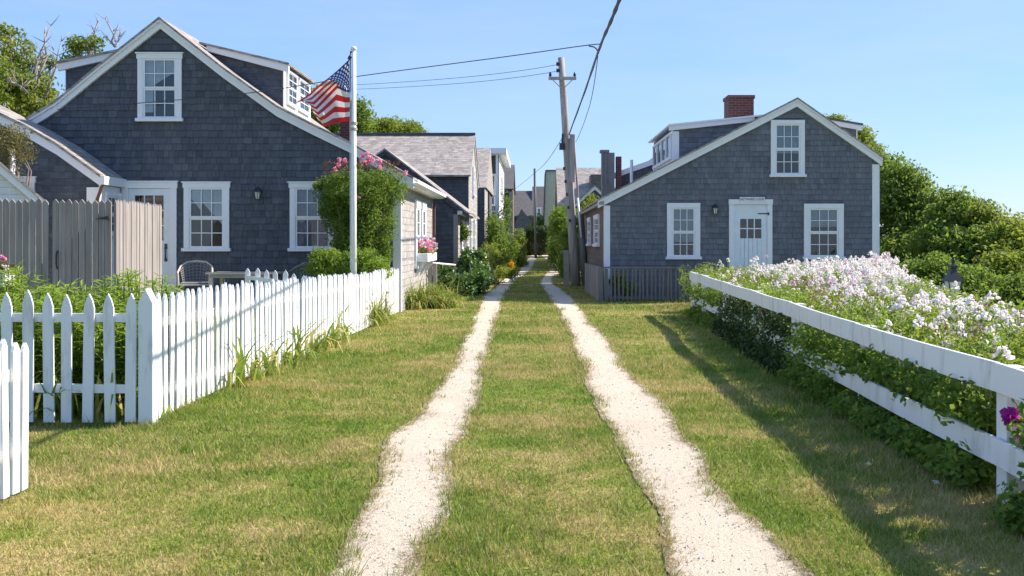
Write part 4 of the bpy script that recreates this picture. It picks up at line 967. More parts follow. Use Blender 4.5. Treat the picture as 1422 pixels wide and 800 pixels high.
# ------------------------------------------------------------------ poles, wires, flag
def pole():
    t = thing('utility_pole', 'tall leaning weathered wooden utility pole with crossarm behind the right cottage corner', 'utility pole', (PX(799, 34), 34, 0))
    Y = 34.; b = Vector(P(800, 396, Y)); b.z = -.1; tp = Vector(P(779, 80, Y-.3)); n = 9
    pts = [b.lerp(tp, i/(n-1)) for i in range(n)]
    MB().tube(pts, [.168-.06*i/(n-1) for i in range(n)], 14).build('pole', 'pole', t, True)
    c = Vector(P(781, 109, Y-.45)); dx = 19*Y/F
    MB().box(c.x-dx, c.y-.06, c.z-.05, c.x+dx, c.y+.03, c.z+.05).build('crossarm', 'pole', t)
    for s in (-1, 1): MB().tube([(c.x+s*dx*.75, c.y-.07, c.z-.04), (c.x+.05*s, c.y-.07, c.z-.33)], .016, 5).build('brace', 'metal', t)
    for s in (-1, 1): MB().tube_ring((c.x+s*dx*.88, c.y-.02, c.z+.052), [(.02, 0), (.045, .03), (.05, .08), (.03, .13), (.015, .16)], 10).build('insulator', 'black', t, True)
    for y in (89, 98):
        p = Vector(P(772.5, y, Y-.35)); MB().tube([p, p+Vector((.1, 0, 0))], [.07, .05], 10).tube([p+Vector((.1, 0, 0)), p+Vector((.22, 0, 0))], .02, 6).build('insulator', 'black', t)
    p = Vector(P(793, 187, Y-.3)); MB().box(p.x-.05, p.y-.12, p.z-1.6, p.x+.12, p.y-.02, p.z+.0).build('service_box', 'pole', t)
    p = Vector(P(780.5, 203, Y-.3)); MB().tube([p+Vector((0, 0, -.12)), p+Vector((0, 0, .1))], [.1, .09], 10).tube([p+Vector((0, 0, .1)), p+Vector((.02, 0, .42))], .03, 6).build('transformer', 'black', t)
    mb = MB(); 
    for k in range(5):
        q = Vector(P(783+k*2, 232+k*18, Y-.28)); mb.tube([q, q+Vector((0, 0, -.1))], .035, 6)
    mb.build('clamps', 'black', t)
    # stub pole strapped behind
    mb = MB(); b1 = Vector(P(810.5, 396, Y+.3)); b1.z = -.1; mb.tube([Vector(P(807, 330, Y-.15)), Vector(P(796.5, 188, Y-.25))], .034, 8); mb.build('riser', 'boards', t, True); MB().tube([Vector(P(807.5, 330, Y-.28)), Vector(P(802, 275, Y-.28))], .035, 8).build('conduit', 'pole_white', t, True)
    MB().tube([Vector(P(813, 396, Y-.1)), Vector(P(806, 297, Y-.1))], [.13, .11], 12).build('stub_post', 'flue', t, True)
    MB().prism([(0, -.05), (.19, -.05), (.15, 1.2), (-.02, 1.2)], lambda u, v, d: (b.x-.42+u, Y-.3+d, v), 0, .05).build('guard_board', 'teak', t)
    return t
pole()
def wire(pts, r, label, name='overhead_wire', sag=0, twist=0, sides=5):
    """pts: world points; smooth run with sag between each pair"""
    pts = [Vector(p) for p in pts]; out = []; m = len(pts)
    for i in range(m-1):
        p0, p1, p2, p3 = pts[max(i-1, 0)], pts[i], pts[i+1], pts[min(i+2, m-1)]; n = 20
        for k in range(n+(i == m-2)):
            t = k/n; p = .5*((2*p1)+(p2-p0)*t+(2*p0-5*p1+4*p2-p3)*t*t+(3*p1-p0-3*p2+p3)*t**3); out.append(p)
    for k, p in enumerate(out):
        q = k/(len(out)-1); p.z -= sag*4*q*(1-q)
    if twist:
        mb = MB()
        for ph in (0, 2.1, 4.2):
            o2 = []; m = len(out)*5
            for k in range(m):
                f = k/(m-1)*(len(out)-1); i = min(int(f), len(out)-2); p = out[i].lerp(out[i+1], f-i); w = 1+.25*math.sin(k*.13)
                o2.append(p+Vector((math.cos(k*.42+ph), 0, math.sin(k*.42+ph)))*twist*w)
            mb.tube(o2, r, 5)
        o = mb.build(name, 'wire')
    else: o = MB().tube(out, r, sides).build(name, 'wire', None, True)
    return tag(o, label, 'wire')
Pv = lambda x, y, Y: Vector(P(x, y, Y))
wire([Pv(790, 187, 33.6), Pv(811, 130, 24), Pv(832, 68, 17), Pv(848, 30, 13.5), Pv(862, -6, 11), Pv(885, -80, 8)], .011, 'thick twisted black cable rising from the utility pole to the top of the picture', 'twisted_cable', .0, .013)
wire([Pv(799, 197, 33.7), Pv(818, 135, 24), Pv(831, 70, 17)], .008, 'thin guy wire hanging just right of the thick twisted cable', sag=.25)
wire([Pv(835, 62, 16.8), Pv(814, 63, 17), Pv(700, 79, 18), Pv(497, 106, 19.8), Pv(330, 131, 20.9), Pv(80, 152, 20.9)], .009, 'black service wire crossing in front of the flag to the dark cottage', sag=.0)
wire([Pv(831, 72, 16.9), Pv(826, 66, 16.9), Pv(818, 64, 17)], .012, 'short wire splice looping where the service wire meets the twisted cable')
wire([Pv(772, 90, 33.6), Pv(640, 104, 38), Pv(480, 118, 45)], .009, 'upper faint wire running left from the pole insulators', sag=.1)
wire([Pv(772, 99, 33.6), Pv(640, 112, 38), Pv(480, 124, 45)], .009, 'lower faint wire running left from the pole insulators', sag=.1)
wire([Pv(783, 188, 33.6), Pv(760, 222, 45), Pv(744, 238, 62), Pv(716, 262, 80)], .012, 'wire dropping from the pole towards the slim far pole', sag=.05)
Y = 62.; z0 = .4; tag(MB().tube([(PX(744, Y), Y, z0), Pv(742.5, 234, Y)], [.09, .07], 8).build('utility_pole', 'wire', None, True), 'slim dark far pole before the grey house at the lane end', 'utility pole')
def flag():
    Y = 17.5; x = PX(491.3, Y)
    t = thing('flagpole', 'white flagpole behind the picket fence, rope tied along it', 'flagpole', (x, Y, 0))
    zt = PZ(70, Y); MB().tube([(x, Y, .0), (x, Y, 2.2), (x, Y, zt)], [.05, .047, .038], 16).build('pole', 'pole_white', t, True)
    MB().tube_ring((x, Y, zt), [(.03, 0), (.055, .01), (.055, .035), (.04, .06), (.01, .07)], 14).build('finial', 'pole_white', t, True)
    MB().tube([(x-.07, Y, zt-.12), (x-.05, Y, zt-.02), (x-.0, Y, zt-.02)], .018, 6).tube([(x-.085, Y, zt-.16), (x-.06, Y, zt-.1)], .03, 8).build('pulley', 'black', t)
    MB().tube([(x-.07, Y, zt-.12), (x-.063, Y-.0, 3.2), (x-.058, Y, 1.0)], .007, 5).build('halyard', 'curtain', t)
    MB().tube_ring((x, Y, 3.42), [(.058, 0), (.06, .05)], 12).tube_ring((x, Y, 3.52), [(.058, 0), (.06, .05)], 12).build('collar', 'teak', t)
    us = [0, .2, .4, .75, 1]; vs = [0, .25, .5, .75, 1]
    g = np.array([[(488, 80), (488, 103), (488, 125), (487, 147), (487, 168)],
                  [(472, 95), (476, 109), (481, 124), (479, 148), (476, 170)],
                  [(455, 110), (463, 114), (470, 119), (466, 146), (461, 173)],
                  [(431, 129), (434, 138), (440, 149), (444, 162), (450, 176)],
                  [(404, 146), (422, 139), (431, 147), (436, 158), (446, 173)]], float)
    n, m = 60, 40; V = np.zeros((n+1, m+1, 3)); 
    for i in range(n+1):
        u = i/n
        for j in range(m+1):
            v = j/m; c = [np.interp(u, us, [np.interp(v, vs, g[k, :, a]) for k in range(5)]) for a in (0, 1)]
            c[1] += 1.6*math.sin(u*9+v*3)*u
            dep = .13*math.sin(u*10+v*5.5)*min(1, u*3)+.07*math.sin(v*12-u*6)*u+.05*math.sin(u*23+v*3)*u
            V[i, j] = P(c[0]-.6, c[1], Y+dep)
    idx = np.arange((n+1)*(m+1)).reshape(n+1, m+1); Fc = np.stack([idx[:-1, :-1], idx[:-1, 1:], idx[1:, 1:], idx[1:, :-1]], -1).reshape(-1, 4)
    o = npmesh('flag', V.reshape(-1, 3), Fc, 'flag', smooth=True)
    uv = o.data.uv_layers.new(name='UVMap'); uvp = np.stack(np.meshgrid(np.arange(n+1)/n, np.arange(m+1)/m, indexing='ij'), -1).reshape(-1, 2)
    uv.data.foreach_set('uv', uvp[Fc.ravel()].astype(np.float32).ravel())
    sd = o.modifiers.new('thickness', 'SOLIDIFY'); sd.thickness = .002
    tag(o, 'wrinkled American flag flying leftward from the white pole', 'flag')
flag()

# ------------------------------------------------------------------ patio furniture
def chair(x, Y, rz, label, mesh_m, frame_m):
    z0 = float(gz(x, Y)); t = thing('patio_chair', label, 'chair', (x, Y, z0), 'chairs at the patio table'); B = WL[t.name]
    q = lambda a, b, c: (B.x+a, B.y+b, B.z+c)
    arc = [(-.3, -.22, .62), (-.33, .0, .66), (-.3, .2, .78), (-.18, .3, .86), (0, .33, .88), (.18, .3, .86), (.3, .2, .78), (.33, .0, .66), (.3, -.22, .62)]
    MB().tube([q(-.27, -.25, .0)]+[q(*a) for a in arc]+[q(.27, -.25, .0)], .02, 8).build('frame', frame_m, t, True)
    MB().tube([q(-.28, -.25, .42), q(.28, -.25, .42), q(.26, .22, .42), q(-.26, .22, .42), q(-.28, -.25, .42)], .018, 6).build('seat_frame', frame_m, t)
    mb = MB(); mb.box(B.x-.26, B.y-.24, B.z+.43, B.x+.26, B.y+.22, B.z+.47); mb.build('seat', mesh_m, t, bevel=.015)
    mb = MB()
    for k in range(11):                                    # woven back, uprights
        a = -1.25+2.5*k/10; top = np.array([.31*math.sin(a), .33*math.cos(a)*.9+.02, .68+.2*math.cos(a*1.1)]); bot = np.array([.25*math.sin(a), .2*math.cos(a)+.02, .45])
        mb.tube([q(*bot), q(*top)], .008, 4)
    for j in range(7):
        f = (j+.5)/7; row = []
        for k in range(13):
            a = -1.25+2.5*k/12; top = np.array([.31*math.sin(a), .33*math.cos(a)*.9+.02, .68+.2*math.cos(a*1.1)]); bot = np.array([.25*math.sin(a), .2*math.cos(a)+.02, .45]); row.append(q(*(bot*(1-f)+top*f)))
        mb.tube(row, .008, 4)
    mb.build('woven_back', mesh_m, t)
    for sx in (-1, 1): MB().tube([q(sx*.24, .2, .42), q(sx*.27, .28, 0)], .018, 6).build('leg', frame_m, t)
    t.rotation_euler.z = rz
Y = 20.; chair(PX(271, Y), Y, R(12), 'grey woven armchair beside the white glazed door of the left cottage', 'wicker', 'wickerw')
chair(PX(415, Y), Y, R(-120), 'dark folding-back chair at the right end of the patio table, mostly hidden', 'flue', 'flue')
def table():
    Y = 19.6; xa, xb = PX(294, Y), PX(388, Y); z = PZ(378, Y); z0 = float(gz(xa, Y))
    t = thing('patio_table', 'long narrow weathered wooden table between the patio chairs', 'table', ((xa+xb)/2, Y, z0)); mb = MB()
    for k in range(6): mb.box(xa, Y-.4+k*.135, z-.03, xb, Y-.4+k*.135+.125, z)
    mb.build('table_top', 'wickerw', t); MB().box(xa+.08, Y-.36, z-.1, xb-.08, Y+.36, z-.032).build('apron', 'teak', t)
    for x in (xa+.1, xb-.1):
        for y in (Y-.33, Y+.33): MB().box(x-.035, y-.035, z0-.05, x+.035, y+.035, z-.1005).build('leg', 'wickerw', t)
table()

# ------------------------------------------------------------------ plants
def inblob(n, c, r, g=rng, pw=.45):
    d = g.normal(size=(n, 3)); d /= np.linalg.norm(d, axis=1)[:, None]
    return np.array(c)+d*np.array(r)*(g.random(n)**pw)[:, None]
def tree(label, base, top, blobs, ncl, per, leaf, m, crad=.35, trunk_r=.16, bark='bark', limbs=7, cat='tree', name='tree', group=None, bare=None, up=.5, gap=.0):
    t = thing(name, label, cat, base, group); B = Vector(base)
    mb = MB(); T = Vector(top)
    mid = B.lerp(T, .5)+Vector((random.uniform(-.2, .2), random.uniform(-.2, .2), 0))
    mb.tube([B-Vector((0, 0, .2)), B.lerp(mid, .5), mid, T], [trunk_r*1.25, trunk_r, trunk_r*.75, trunk_r*.3], 9)
    tot = sum(b[1][0]*b[1][1]*b[1][2] for b in blobs); cl = Cloud(); allc = []
    for (c, r) in blobs:
        c = np.array(c, float)
        k = max(4, int(ncl*(r[0]*r[1]*r[2])**(2/3)/sum((b[1][0]*b[1][1]*b[1][2])**(2/3) for b in blobs)))
        cs = inblob(k, c, r, pw=.4); allc.append(cs)
        for _ in range(max(2, limbs//len(blobs)+1)):
            e = Vector(cs[random.randrange(k)]); s = mid.lerp(T, random.uniform(-.3, .8)); m1 = s.lerp(e, .45)+Vector((random.uniform(-.2, .2), random.uniform(-.2, .2), random.uniform(0, .3)))
            rr = trunk_r*.42; mb.tube([s, m1, e], [rr, rr*.6, rr*.15], 6)
            for __ in range(3):
                e2 = e+Vector([random.uniform(-.7, .7)*r[0]*.6 for _ in range(2)]+[random.uniform(-.1, .6)*r[2]*.6]); mb.tube([m1.lerp(e, random.uniform(.2, .8)), e2], [rr*.3, rr*.06], 5)
    if bare:
        for (a, b) in bare:
            a, b = Vector(a), Vector(b); pr = a; k = 5
            pts = [a.lerp(b, i/k)+Vector((random.uniform(-.09, .09), 0, random.uniform(-.05, .05)))*(i > 0) for i in range(k+1)]
            mb.tube(pts, [.045*(1-i/(k+1))+.006 for i in range(k+1)], 5)
            for i in range(1, k+1):
                for _ in range(2):
                    e = pts[i]+Vector((random.uniform(-.35, .35), random.uniform(-.2, .2), random.uniform(.1, .45))); mb.tube([pts[i], e], [.014, .005], 4)
    mb.build('trunk', bark, t, True)
    cs = np.concatenate(allc); rs = rng.uniform(.6, 1.3, len(cs))*crad
    cl.clumps(cs, rs, per, leaf, 0, .75, up)
    cl.build('crown', m, t)
    return t
def PB(x, y, Y, rx, ry, rd=None):     # blob from photograph pixels
    s = Y/F; return (P(x, y, Y), (rx*s, (rd or rx)*s, ry*s))
# right-hand trees
tree('big bright green tree right against the right cottage corner', (12.5, 33, -.5), P(1275, 300, 33), [PB(1248, 300, 32, 38, 78), PB(1285, 330, 31, 40, 60), PB(1240, 250, 33, 22, 32), PB(1268, 262, 32, 16, 20), PB(1260, 370, 30, 50, 45), PB(1300, 300, 31, 26, 34)], 760, 52, .14, GREEN, .42)
tree('rounded tree with green leaves right of the tallest right-hand tree', (13.5, 29, -.5), P(1330, 310, 29), [PB(1328, 320, 28.5, 38, 50), PB(1325, 285, 29, 14, 18), PB(1345, 365, 27, 45, 50), PB(1305, 350, 28, 30, 50), PB(1358, 312, 28.5, 24, 26)], 640, 52, .13, GREEN, .38)
tree('low spreading tree at the right picture edge beyond the garden lantern', (14.8, 27, -.5), P(1395, 345, 27), [PB(1398, 352, 26.5, 45, 42), PB(1366, 300, 27.5, 18, 16), PB(1430, 345, 27, 30, 32), PB(1400, 395, 25, 50, 45), PB(1385, 325, 27.5, 22, 20), PB(1405, 318, 28, 22, 14)], 640, 52, .13, YELLOW, .36)
tree('green shrubby tree low behind the garden lantern', (11.3, 24, -.5), P(1310, 380, 24), [PB(1290, 390, 23, 55, 32), PB(1350, 408, 22, 55, 30), PB(1410, 418, 21.5, 40, 30)], 460, 46, .11, GREEN, .3)
tree('tree top showing behind the right cottage roof and its small dormer', (14, 40, 0), P(1190, 200, 40), [PB(1192, 203, 40, 22, 26), PB(1158, 174, 41, 18, 11), PB(1215, 228, 39, 18, 22)], 220, 45, .13, YELLOW, .4)
# left trees
tree('pale-barked half bare tree left of the dark cottage gable', (-16.0, 31, 0), P(45, 120, 30), [PB(18, 75, 30, 26, 32), PB(35, 130, 29, 45, 35), PB(75, 150, 29.5, 26, 26), PB(10, 130, 28.5, 40, 50), PB(60, 90, 30, 16, 18), PB(15, 45, 30, 18, 7)], 210, 34, .13, YELLOW, .27, bark='bark_pale', limbs=22,
     bare=[(P(50, 150, 29), P(68, 35, 29)), (P(60, 140, 29), P(86, 60, 29)), (P(30, 130, 28.5), P(72, 70, 28.5)), (P(10, 110, 28), P(40, 130, 28)), (P(45, 110, 28.8), P(62, 45, 28.8))])
tree('tree top showing just left of the dormer roof', (-14, 34, 0), P(125, 80, 33), [PB(127, 62, 33, 22, 10), PB(105, 75, 33, 14, 20)], 42, 26, .13, YELLOW, .32, bark='bark_pale', limbs=5,
     bare=[(P(122, 75, 33), P(134, 30, 33)), (P(160, 65, 33), P(150, 26, 33)), (P(160, 65, 33), P(166, 50, 33))])
tree('brown-leaved small tree overhanging the side wing roof at far left', (-9.2, 18.8, .2), P(15, 220, 18.4), [PB(12, 195, 18.3, 30, 26), PB(22, 215, 18.2, 24, 18), PB(5, 235, 18.3, 18, 16)], 150, 26, .045, OLIVE, .15, trunk_r=.05)
tree('green tree behind the flag, beyond the left cottage', (-9.5, 44, 0), P(455, 160, 43), [PB(452, 165, 43, 32, 30), PB(500, 152, 43, 15, 12), PB(495, 172, 44, 20, 18), PB(445, 135, 43, 16, 16)], 240, 44, .15, GREEN, .42)
tree('yellow-green tree top showing over the broad brown roof', (-7.6, 49, 0), P(545, 185, 48), [PB(545, 181, 48, 40, 13), PB(515, 180, 47, 20, 10), PB(575, 188, 48, 18, 10)], 200, 42, .15, YELLOW, .4)
# bushes along the lane
def bush(label, blobs, ncl, per, leaf, m, crad=.16, name='bush', cat='bush', asp=.5, group=None, extra=None, parts=None, up=.5, mats=None):
    xs = [b[0][0] for b in blobs]; ys = [b[0][1] for b in blobs]; bx, by = sum(xs)/len(xs), sum(ys)/len(ys)
    t = thing(name, label, cat, (bx, by, float(gz(bx, by))), group); mb = MB(); cl = Cloud()
    tot = sum((b[1][0]*b[1][1]*b[1][2])**(2/3) for b in blobs)
    for c, r in blobs:
        k = max(3, int(ncl*(r[0]*r[1]*r[2])**(2/3)/tot)); cs = inblob(k, c, r, pw=.4)
        cs[:, 2] = np.maximum(cs[:, 2], gz(cs[:, 0], cs[:, 1])+.03)
        cl.clumps(cs, rng.uniform(.6, 1.3, k)*crad, per, leaf, 0, .85, up, asp)
        for _ in range(5):
            e = Vector(cs[random.randrange(k)]); s = Vector((bx+random.uniform(-.15, .15), by+random.uniform(-.15, .15), float(gz(bx, by)))); mb.tube([s, s.lerp(e, .5)+Vector((0, 0, .12)), e], [.02, .013, .005], 5)
    mb.build('stems', 'bark', t); cl.build('foliage', m, t)
    return t
def blossoms(root, pts, r, m, name='blossom', n=12):
    """one many-petalled flower head a point, each its own mesh"""
    for p in pts:
        cl = Cloud(); d = rng.normal(size=(n, 3)); d /= np.linalg.norm(d, axis=1)[:, None]
        cl.leaves(np.array(p)+d*r*.5, r*1.1, rng.random(n), 0, .6, .8, d)
        cl.build(name, m, root)
# rose on the corner of the left cottage
Y = 20.2
rb = bush('tall climbing rose bush with pink blooms on the left cottage corner', [PB(500, 262, Y, 50, 32), PB(465, 275, Y, 28, 32), PB(538, 265, Y+.3, 26, 30), PB(500, 300, Y+.1, 42, 35), PB(500, 345, Y+.2, 36, 30), PB(535, 320, Y+.3, 14, 40), PB(452, 258, Y, 14, 12), PB(485, 330, Y+.1, 30, 26), PB(470, 300, Y+.1, 22, 26), PB(520, 345, Y+.2, 26, 26)], 1050, 40, .05, GREEN, .13, 'rose_bush', 'rose bush')
pp = [P(x+rng.normal()*1.5, y+rng.normal()*1.5, Y-.45+rng.uniform(-.1, .1)) for x, y in ((478, 222), (530, 232), (500, 222), (474, 224), (470, 228), (503, 217), (510, 222), (516, 218), (520, 224), (527, 228), (513, 226), (506, 226), (562, 240), (565, 237), (497, 275), (466, 236), (524, 220), (509, 214))]
blossoms(rb, pp, .065, PINK)
cl = Cloud(); cs = np.array([P(x, y, Y-.3) for x, y in [(rng.uniform(450, 560), 0) for _ in range(60)]]); 
cs[:, 2] = [PZ(236-8*math.sin((c[0]-PX(445, Y))/1.75*3.1)+rng.uniform(-6, 8), Y) for c in cs]; cl.clumps(cs, .07, 20, .035, 0); cl.build('new_shoots', BUD, rb)
bush('low bright green shrub at the foot of the climbing rose', [PB(455, 370, 19.2, 28, 22), PB(500, 365, 19.2, 30, 20), PB(520, 372, 19.5, 26, 16), PB(450, 355, 19.2, 10, 12)], 300, 34, .055, BRIGHT, .12)
bush('slim green vine climbing the far end of the lane fence', [PB(530, 400, 19.3, 7, 26), PB(528, 430, 19.2, 9, 16), PB(538, 455, 19, 9, 12), PB(532, 383, 19.4, 6, 8)], 60, 22, .05, BRIGHT, .07, 'vine', 'vine')
# hostas and shrubs further up
bush('rounded dark hosta clump just past the window box fence', [PB(618, 388, 28, 16, 18), PB(608, 385, 28.5, 12, 16)], 90, 26, .13, HOSTA, .17, 'hosta', 'hosta', .6)
bush('large pale-leaved hosta clump at the lane edge', [PB(655, 372, 29, 22, 24), PB(650, 395, 27.6, 20, 14), PB(668, 392, 27.8, 14, 16), PB(638, 398, 27.6, 12, 10)], 160, 26, .14, HOSTA, .18, 'hosta', 'hosta', .6)
bush('slim topiary shrub on a bare stem against the small house', [PB(643, 322, 31, 7, 12)], 30, 30, .07, GREEN, .12)
bush('yellowish wild shrub behind the hostas by the lane bend', [PB(690, 365, 36, 22, 20), PB(680, 352, 37, 14, 14), PB(705, 378, 34.5, 18, 9), PB(676, 385, 33, 10, 9)], 170, 30, .08, YELLOW, .2)
bush('tall green shrub in front of the white balcony house', [PB(690, 335, 46, 15, 34), PB(700, 345, 44, 16, 22), PB(683, 320, 47, 8, 26), PB(701, 300, 50, 6, 36)], 240, 32, .11, GREEN, .25)
bush('light green shrub left of the far pole', [PB(722, 340, 56, 9, 26), PB(720, 365, 50, 11, 12), PB(715, 350, 52, 8, 14)], 150, 30, .11, YELLOW, .22)
yf = bush('low plant with yellow flowers at the bend of the left track', [PB(710, 367, 43, 5, 6)], 16, 24, .07, YELLOW, .12, 'flowering_plant', 'plant')
blossoms(yf, [P(x, y, 42.5) for x, y in ((709, 363), (711, 366), (707, 367), (712, 370), (709, 371))], .11, ORANGE)
# hedges closing the lane
def hedge(label, x0, x1, y0, y1, z1, m, n, leaf=.1, name='hedge'):
    t = thing(name, label, 'hedge', ((x0+x1)/2, (y0+y1)/2, float(gz(0, (y0+y1)/2)))); cl = Cloud()
    zz = float(gz(0, (y0+y1)/2)); C = np.stack([rng.uniform(x0, x1, n), rng.uniform(y0, y1, n), zz+rng.random(n)**.8*(z1-zz)], 1)
    s = rng.integers(0, 5, n); C[:, 1] = np.where(s == 0, y0, C[:, 1]); C[:, 0] = np.where(s == 1, x0, np.where(s == 2, x1, C[:, 0])); C[:, 2] = np.where(s == 3, z1, C[:, 2])
    C += rng.normal(size=C.shape)*.07
    cl.clumps(C, .2, 22, leaf, 0, .9); cl.build('foliage', m, t)
    MB().box(x0+.1, y0+.1, zz-.1, x1-.1, y1-.1, z1-.15).build('branches', 'bark', t); return t
hedge('dark clipped hedge closing the end of the lane', PX(734, 74), PX(764, 74), 74, 77, PZ(318, 74), DARKG, 520, .14)
bush('bright green bush above the dark hedge at the lane end', [PB(750, 310, 80, 12, 12), PB(742, 318, 80, 8, 8)], 70, 30, .16, BRIGHT, .35)
hedge('tall dark green hedge along the right side of the lane before the pole', PX(768, 56), 3.2, 47, 60, PZ(300, 56), GREEN, 1200, .12)
bush('leafy shrub mass crowding the utility pole from the left', [PB(778, 320, 44, 13, 28), PB(790, 345, 41, 14, 34), PB(776, 352, 45, 14, 26), PB(784, 300, 46, 16, 16), PB(788, 372, 40, 12, 18)], 420, 32, .1, GREEN, .24)
bush('shrub with brownish tips between the pole and the right cottage', [PB(822, 305, 41, 16, 28), PB(818, 340, 40, 12, 36), PB(822, 285, 41.5, 12, 14), PB(815, 375, 38.5, 9, 16)], 260, 32, .09, YELLOW, .22)
bush('bright green plant behind the low grey picket fence', [PB(858, 392, 25.5, 12, 12), PB(872, 402, 25.5, 12, 8)], 60, 30, .07, BRIGHT, .1)
bush('small reddish leaved bush before the grey picket fence end', [PB(975, 405, 21.3, 18, 20)], 80, 34, .05, GREEN, .11)
# daylily clumps
def clump(label, spots, n, L, w, lean, m=LILY, name='daylily', cat='daylily', group=None, extra=None):
    xs = np.array(spots, float); t = None; cl = Cloud()
    for s in xs:
        X, Yy, r, hh = s; k = n
        B = np.stack([X+rng.normal(size=k)*r, Yy+rng.normal(size=k)*r, np.zeros(k)], 1); B[:, 2] = gz(B[:, 0], B[:, 1])
        cl.blades(B, L*hh, w, lean, rng.random(k))
    o = cl.build(name, m); tag(o, label, cat, group); return o
Yq = GY(455); clump('big arching daylily clump against the lane fence before the vine', [(PX(492, Yq)+.05, Yq+.3, .14, 1), (PX(480, Yq), Yq-.3, .12, .9), (PX(505, Yq), Yq+.9, .12, .8)], 190, .76, .024, .75)
Yq = GY(428); clump('daylily clump with yellowing leaves under the window box', [(PX(x, Yq)+.0, Yq+d, .14, h) for x, d, h in ((572, -.3, 1), (585, .3, .95), (597, .8, .9), (606, 1.4, .8), (612, 0.2, .6))], 170, .76, .026, .7)
for (x, y, n, L, lab) in ((300, 532, 60, .62, 'sparse lily leaves poking through the near end of the lane fence'), (332, 520, 40, .5, 'few green strap leaves second from the near corner of the lane fence'),
        (388, 498, 80, .62, 'curling yellow-tipped leaves through the middle of the lane fence'), (432, 478, 70, .6, 'pale leaves drooping through the lane fence before the daylily clump'), ):
    Yq = GY(y); clump(lab, [(-3.13+.0288*(Yq-8.42)+.04, Yq+e, .1, q) for e, q in ((-.55, .7), (-.1, 1), (.35, .85), (.8, .9))], n//4, L*1.15, .036, .75)
# lush lilies behind the near front fence
def liliesfront():
    t = thing('lily_bed', 'dense bright green lily stems behind the worn front pickets', 'plants', (-4.3, 9.2, 0)); cl = Cloud(); mb = MB()
    for i in range(330):
        x = rng.uniform(-5.5, -3.35); y = rng.uniform(8.6, 10.2); z = float(gz(x, y)); h = rng.uniform(.72, 1.0)+.14*math.sin(x*4.1+1)*math.sin(y*3)*(1.0 if x > -5 else .95)+(.1 if -4.3 < x < -3.5 else 0)
        tp = np.array([x+rng.normal()*.08, y+rng.normal()*.08, z+h]); mb.tube([(x, y, z), tuple(tp)], [.007, .004], 4)
        k = 46; q = rng.uniform(.15, 1, k); C = np.array([x, y, z])*(1-q[:, None])+tp*q[:, None]; a = rng.uniform(0, 6.28, k); el = rng.uniform(.0, .75, k); L = .15*rng.uniform(.7, 1.2, k)
        d = np.stack([np.cos(a)*np.cos(el), np.sin(a)*np.cos(el), np.sin(el)], 1); sd = np.stack([-np.sin(a), np.cos(a), 0*a], 1)*.011
        V = np.stack([C, C+d*L[:, None]*.45-sd, C+d*L[:, None]-np.array([0, 0, .02]), C+d*L[:, None]*.45+sd], 1).reshape(-1, 3)
        cl.add(V, np.arange(4*k).reshape(k, 4), np.repeat(np.clip(q*.7+rng.random(k)*.3, 0, 1), 4))
    mb.build('stems', BRIGHT, t); cl.build('leaves', BRIGHT, t)
liliesfront()
clump('strap-leaved lilies showing through the gaps of the worn front pickets', [(x, 8.5, .1, h) for x, h in ((-3.55, 1), (-3.95, .9), (-4.3, 1), (-4.7, .8), (-3.3, .5))], 26, .6, .03, .6)
# purple flower pot at the left edge
def pot():
    Y = 10.6; x = PX(2, Y); z = PZ(398, Y)
    t = thing('flower_box', 'white box of pink and purple flowers on a dark post at the left edge', 'planter', (x, Y, float(gz(x, Y))))
    MB().box(x-.28, Y-.1, z, x+.078, Y+.12, z+.135).build('box', 'picket', t, bevel=.005); MB().box(x-.12, Y-.05, 0, x+.06, Y+.05, z-.002).build('post', 'boards', t)
    cl = Cloud(); cl.clumps(inblob(24, (x-.0, Y, z+.2), (.16, .12, .07)), .05, 24, .04, 0); cl.build('foliage', OLIVE, t)
    blossoms(t, inblob(9, (x-.02, Y-.12, z+.185), (.05, .03, .05)), .03, PURPLE); blossoms(t, inblob(10, (x+.02, Y-.05, z+.3), (.08, .04, .02)), .025, PINK)
    blossoms(t, inblob(16, (x+.07, Y-.07, z+.2), (.045, .05, .06)), .022, WHITEF)
pot()
# window box on the lane wall
def wbox():
    X0, X1, Y0, Y1 = XR+.03, XR+.32, 23.85, 26.1; z1 = PZ(352, 24); z0 = z1-.2
    t = thing('window_box', 'white window box brimming with pink geraniums on the lane wall', 'window box', ((X0+X1)/2, 25, z0-.4))
    MB().box(X0, Y0, z0, X1, Y1, z1).build('box', 'trim', t, bevel=.006)
    for y in (Y0+.15, 25, Y1-.15): MB().prism([(0, 0), (.24, 0), (0, -.35)], lambda u, v, d: (X0+u, y+d, z0-.002+v), -.03, .03).build('bracket', 'trim', t)
    c = ((X0+X1)/2+.03, 25, z1+.08); cl = Cloud(); cl.clumps(inblob(70, c, (.18, 1.1, .12)), .08, 24, .05, 0); cl.build('foliage', GREEN, t)
    pts = inblob(70, (c[0]+.04, 25, z1+.2), (.2, 1.15, .17)); blossoms(t, pts[:50], .06, PINKISH); blossoms(t, [(p[0], 24+abs(p[1]-25)*.4, p[2]-.02) for p in pts[50:66]], .06, PINK)
wbox()
# posts of the small gate past the window box
t = thing('gate_posts', 'pair of grey posts with a white top bar before the hosta clump', 'gate', (PX(604, 26.5), 26.5, 0))
for xx in (597, 604): MB().box(PX(xx, 26.5)-.05, 26.45, -.05, PX(xx, 26.5)+.05, 26.55, PZ(366, 26.5)).build('post', 'teak', t)
MB().tube([P(597, 365, 26.4), P(610, 366, 26.6), P(632, 368, 28)], .025, 6).build('top_bar', 'picket', t)

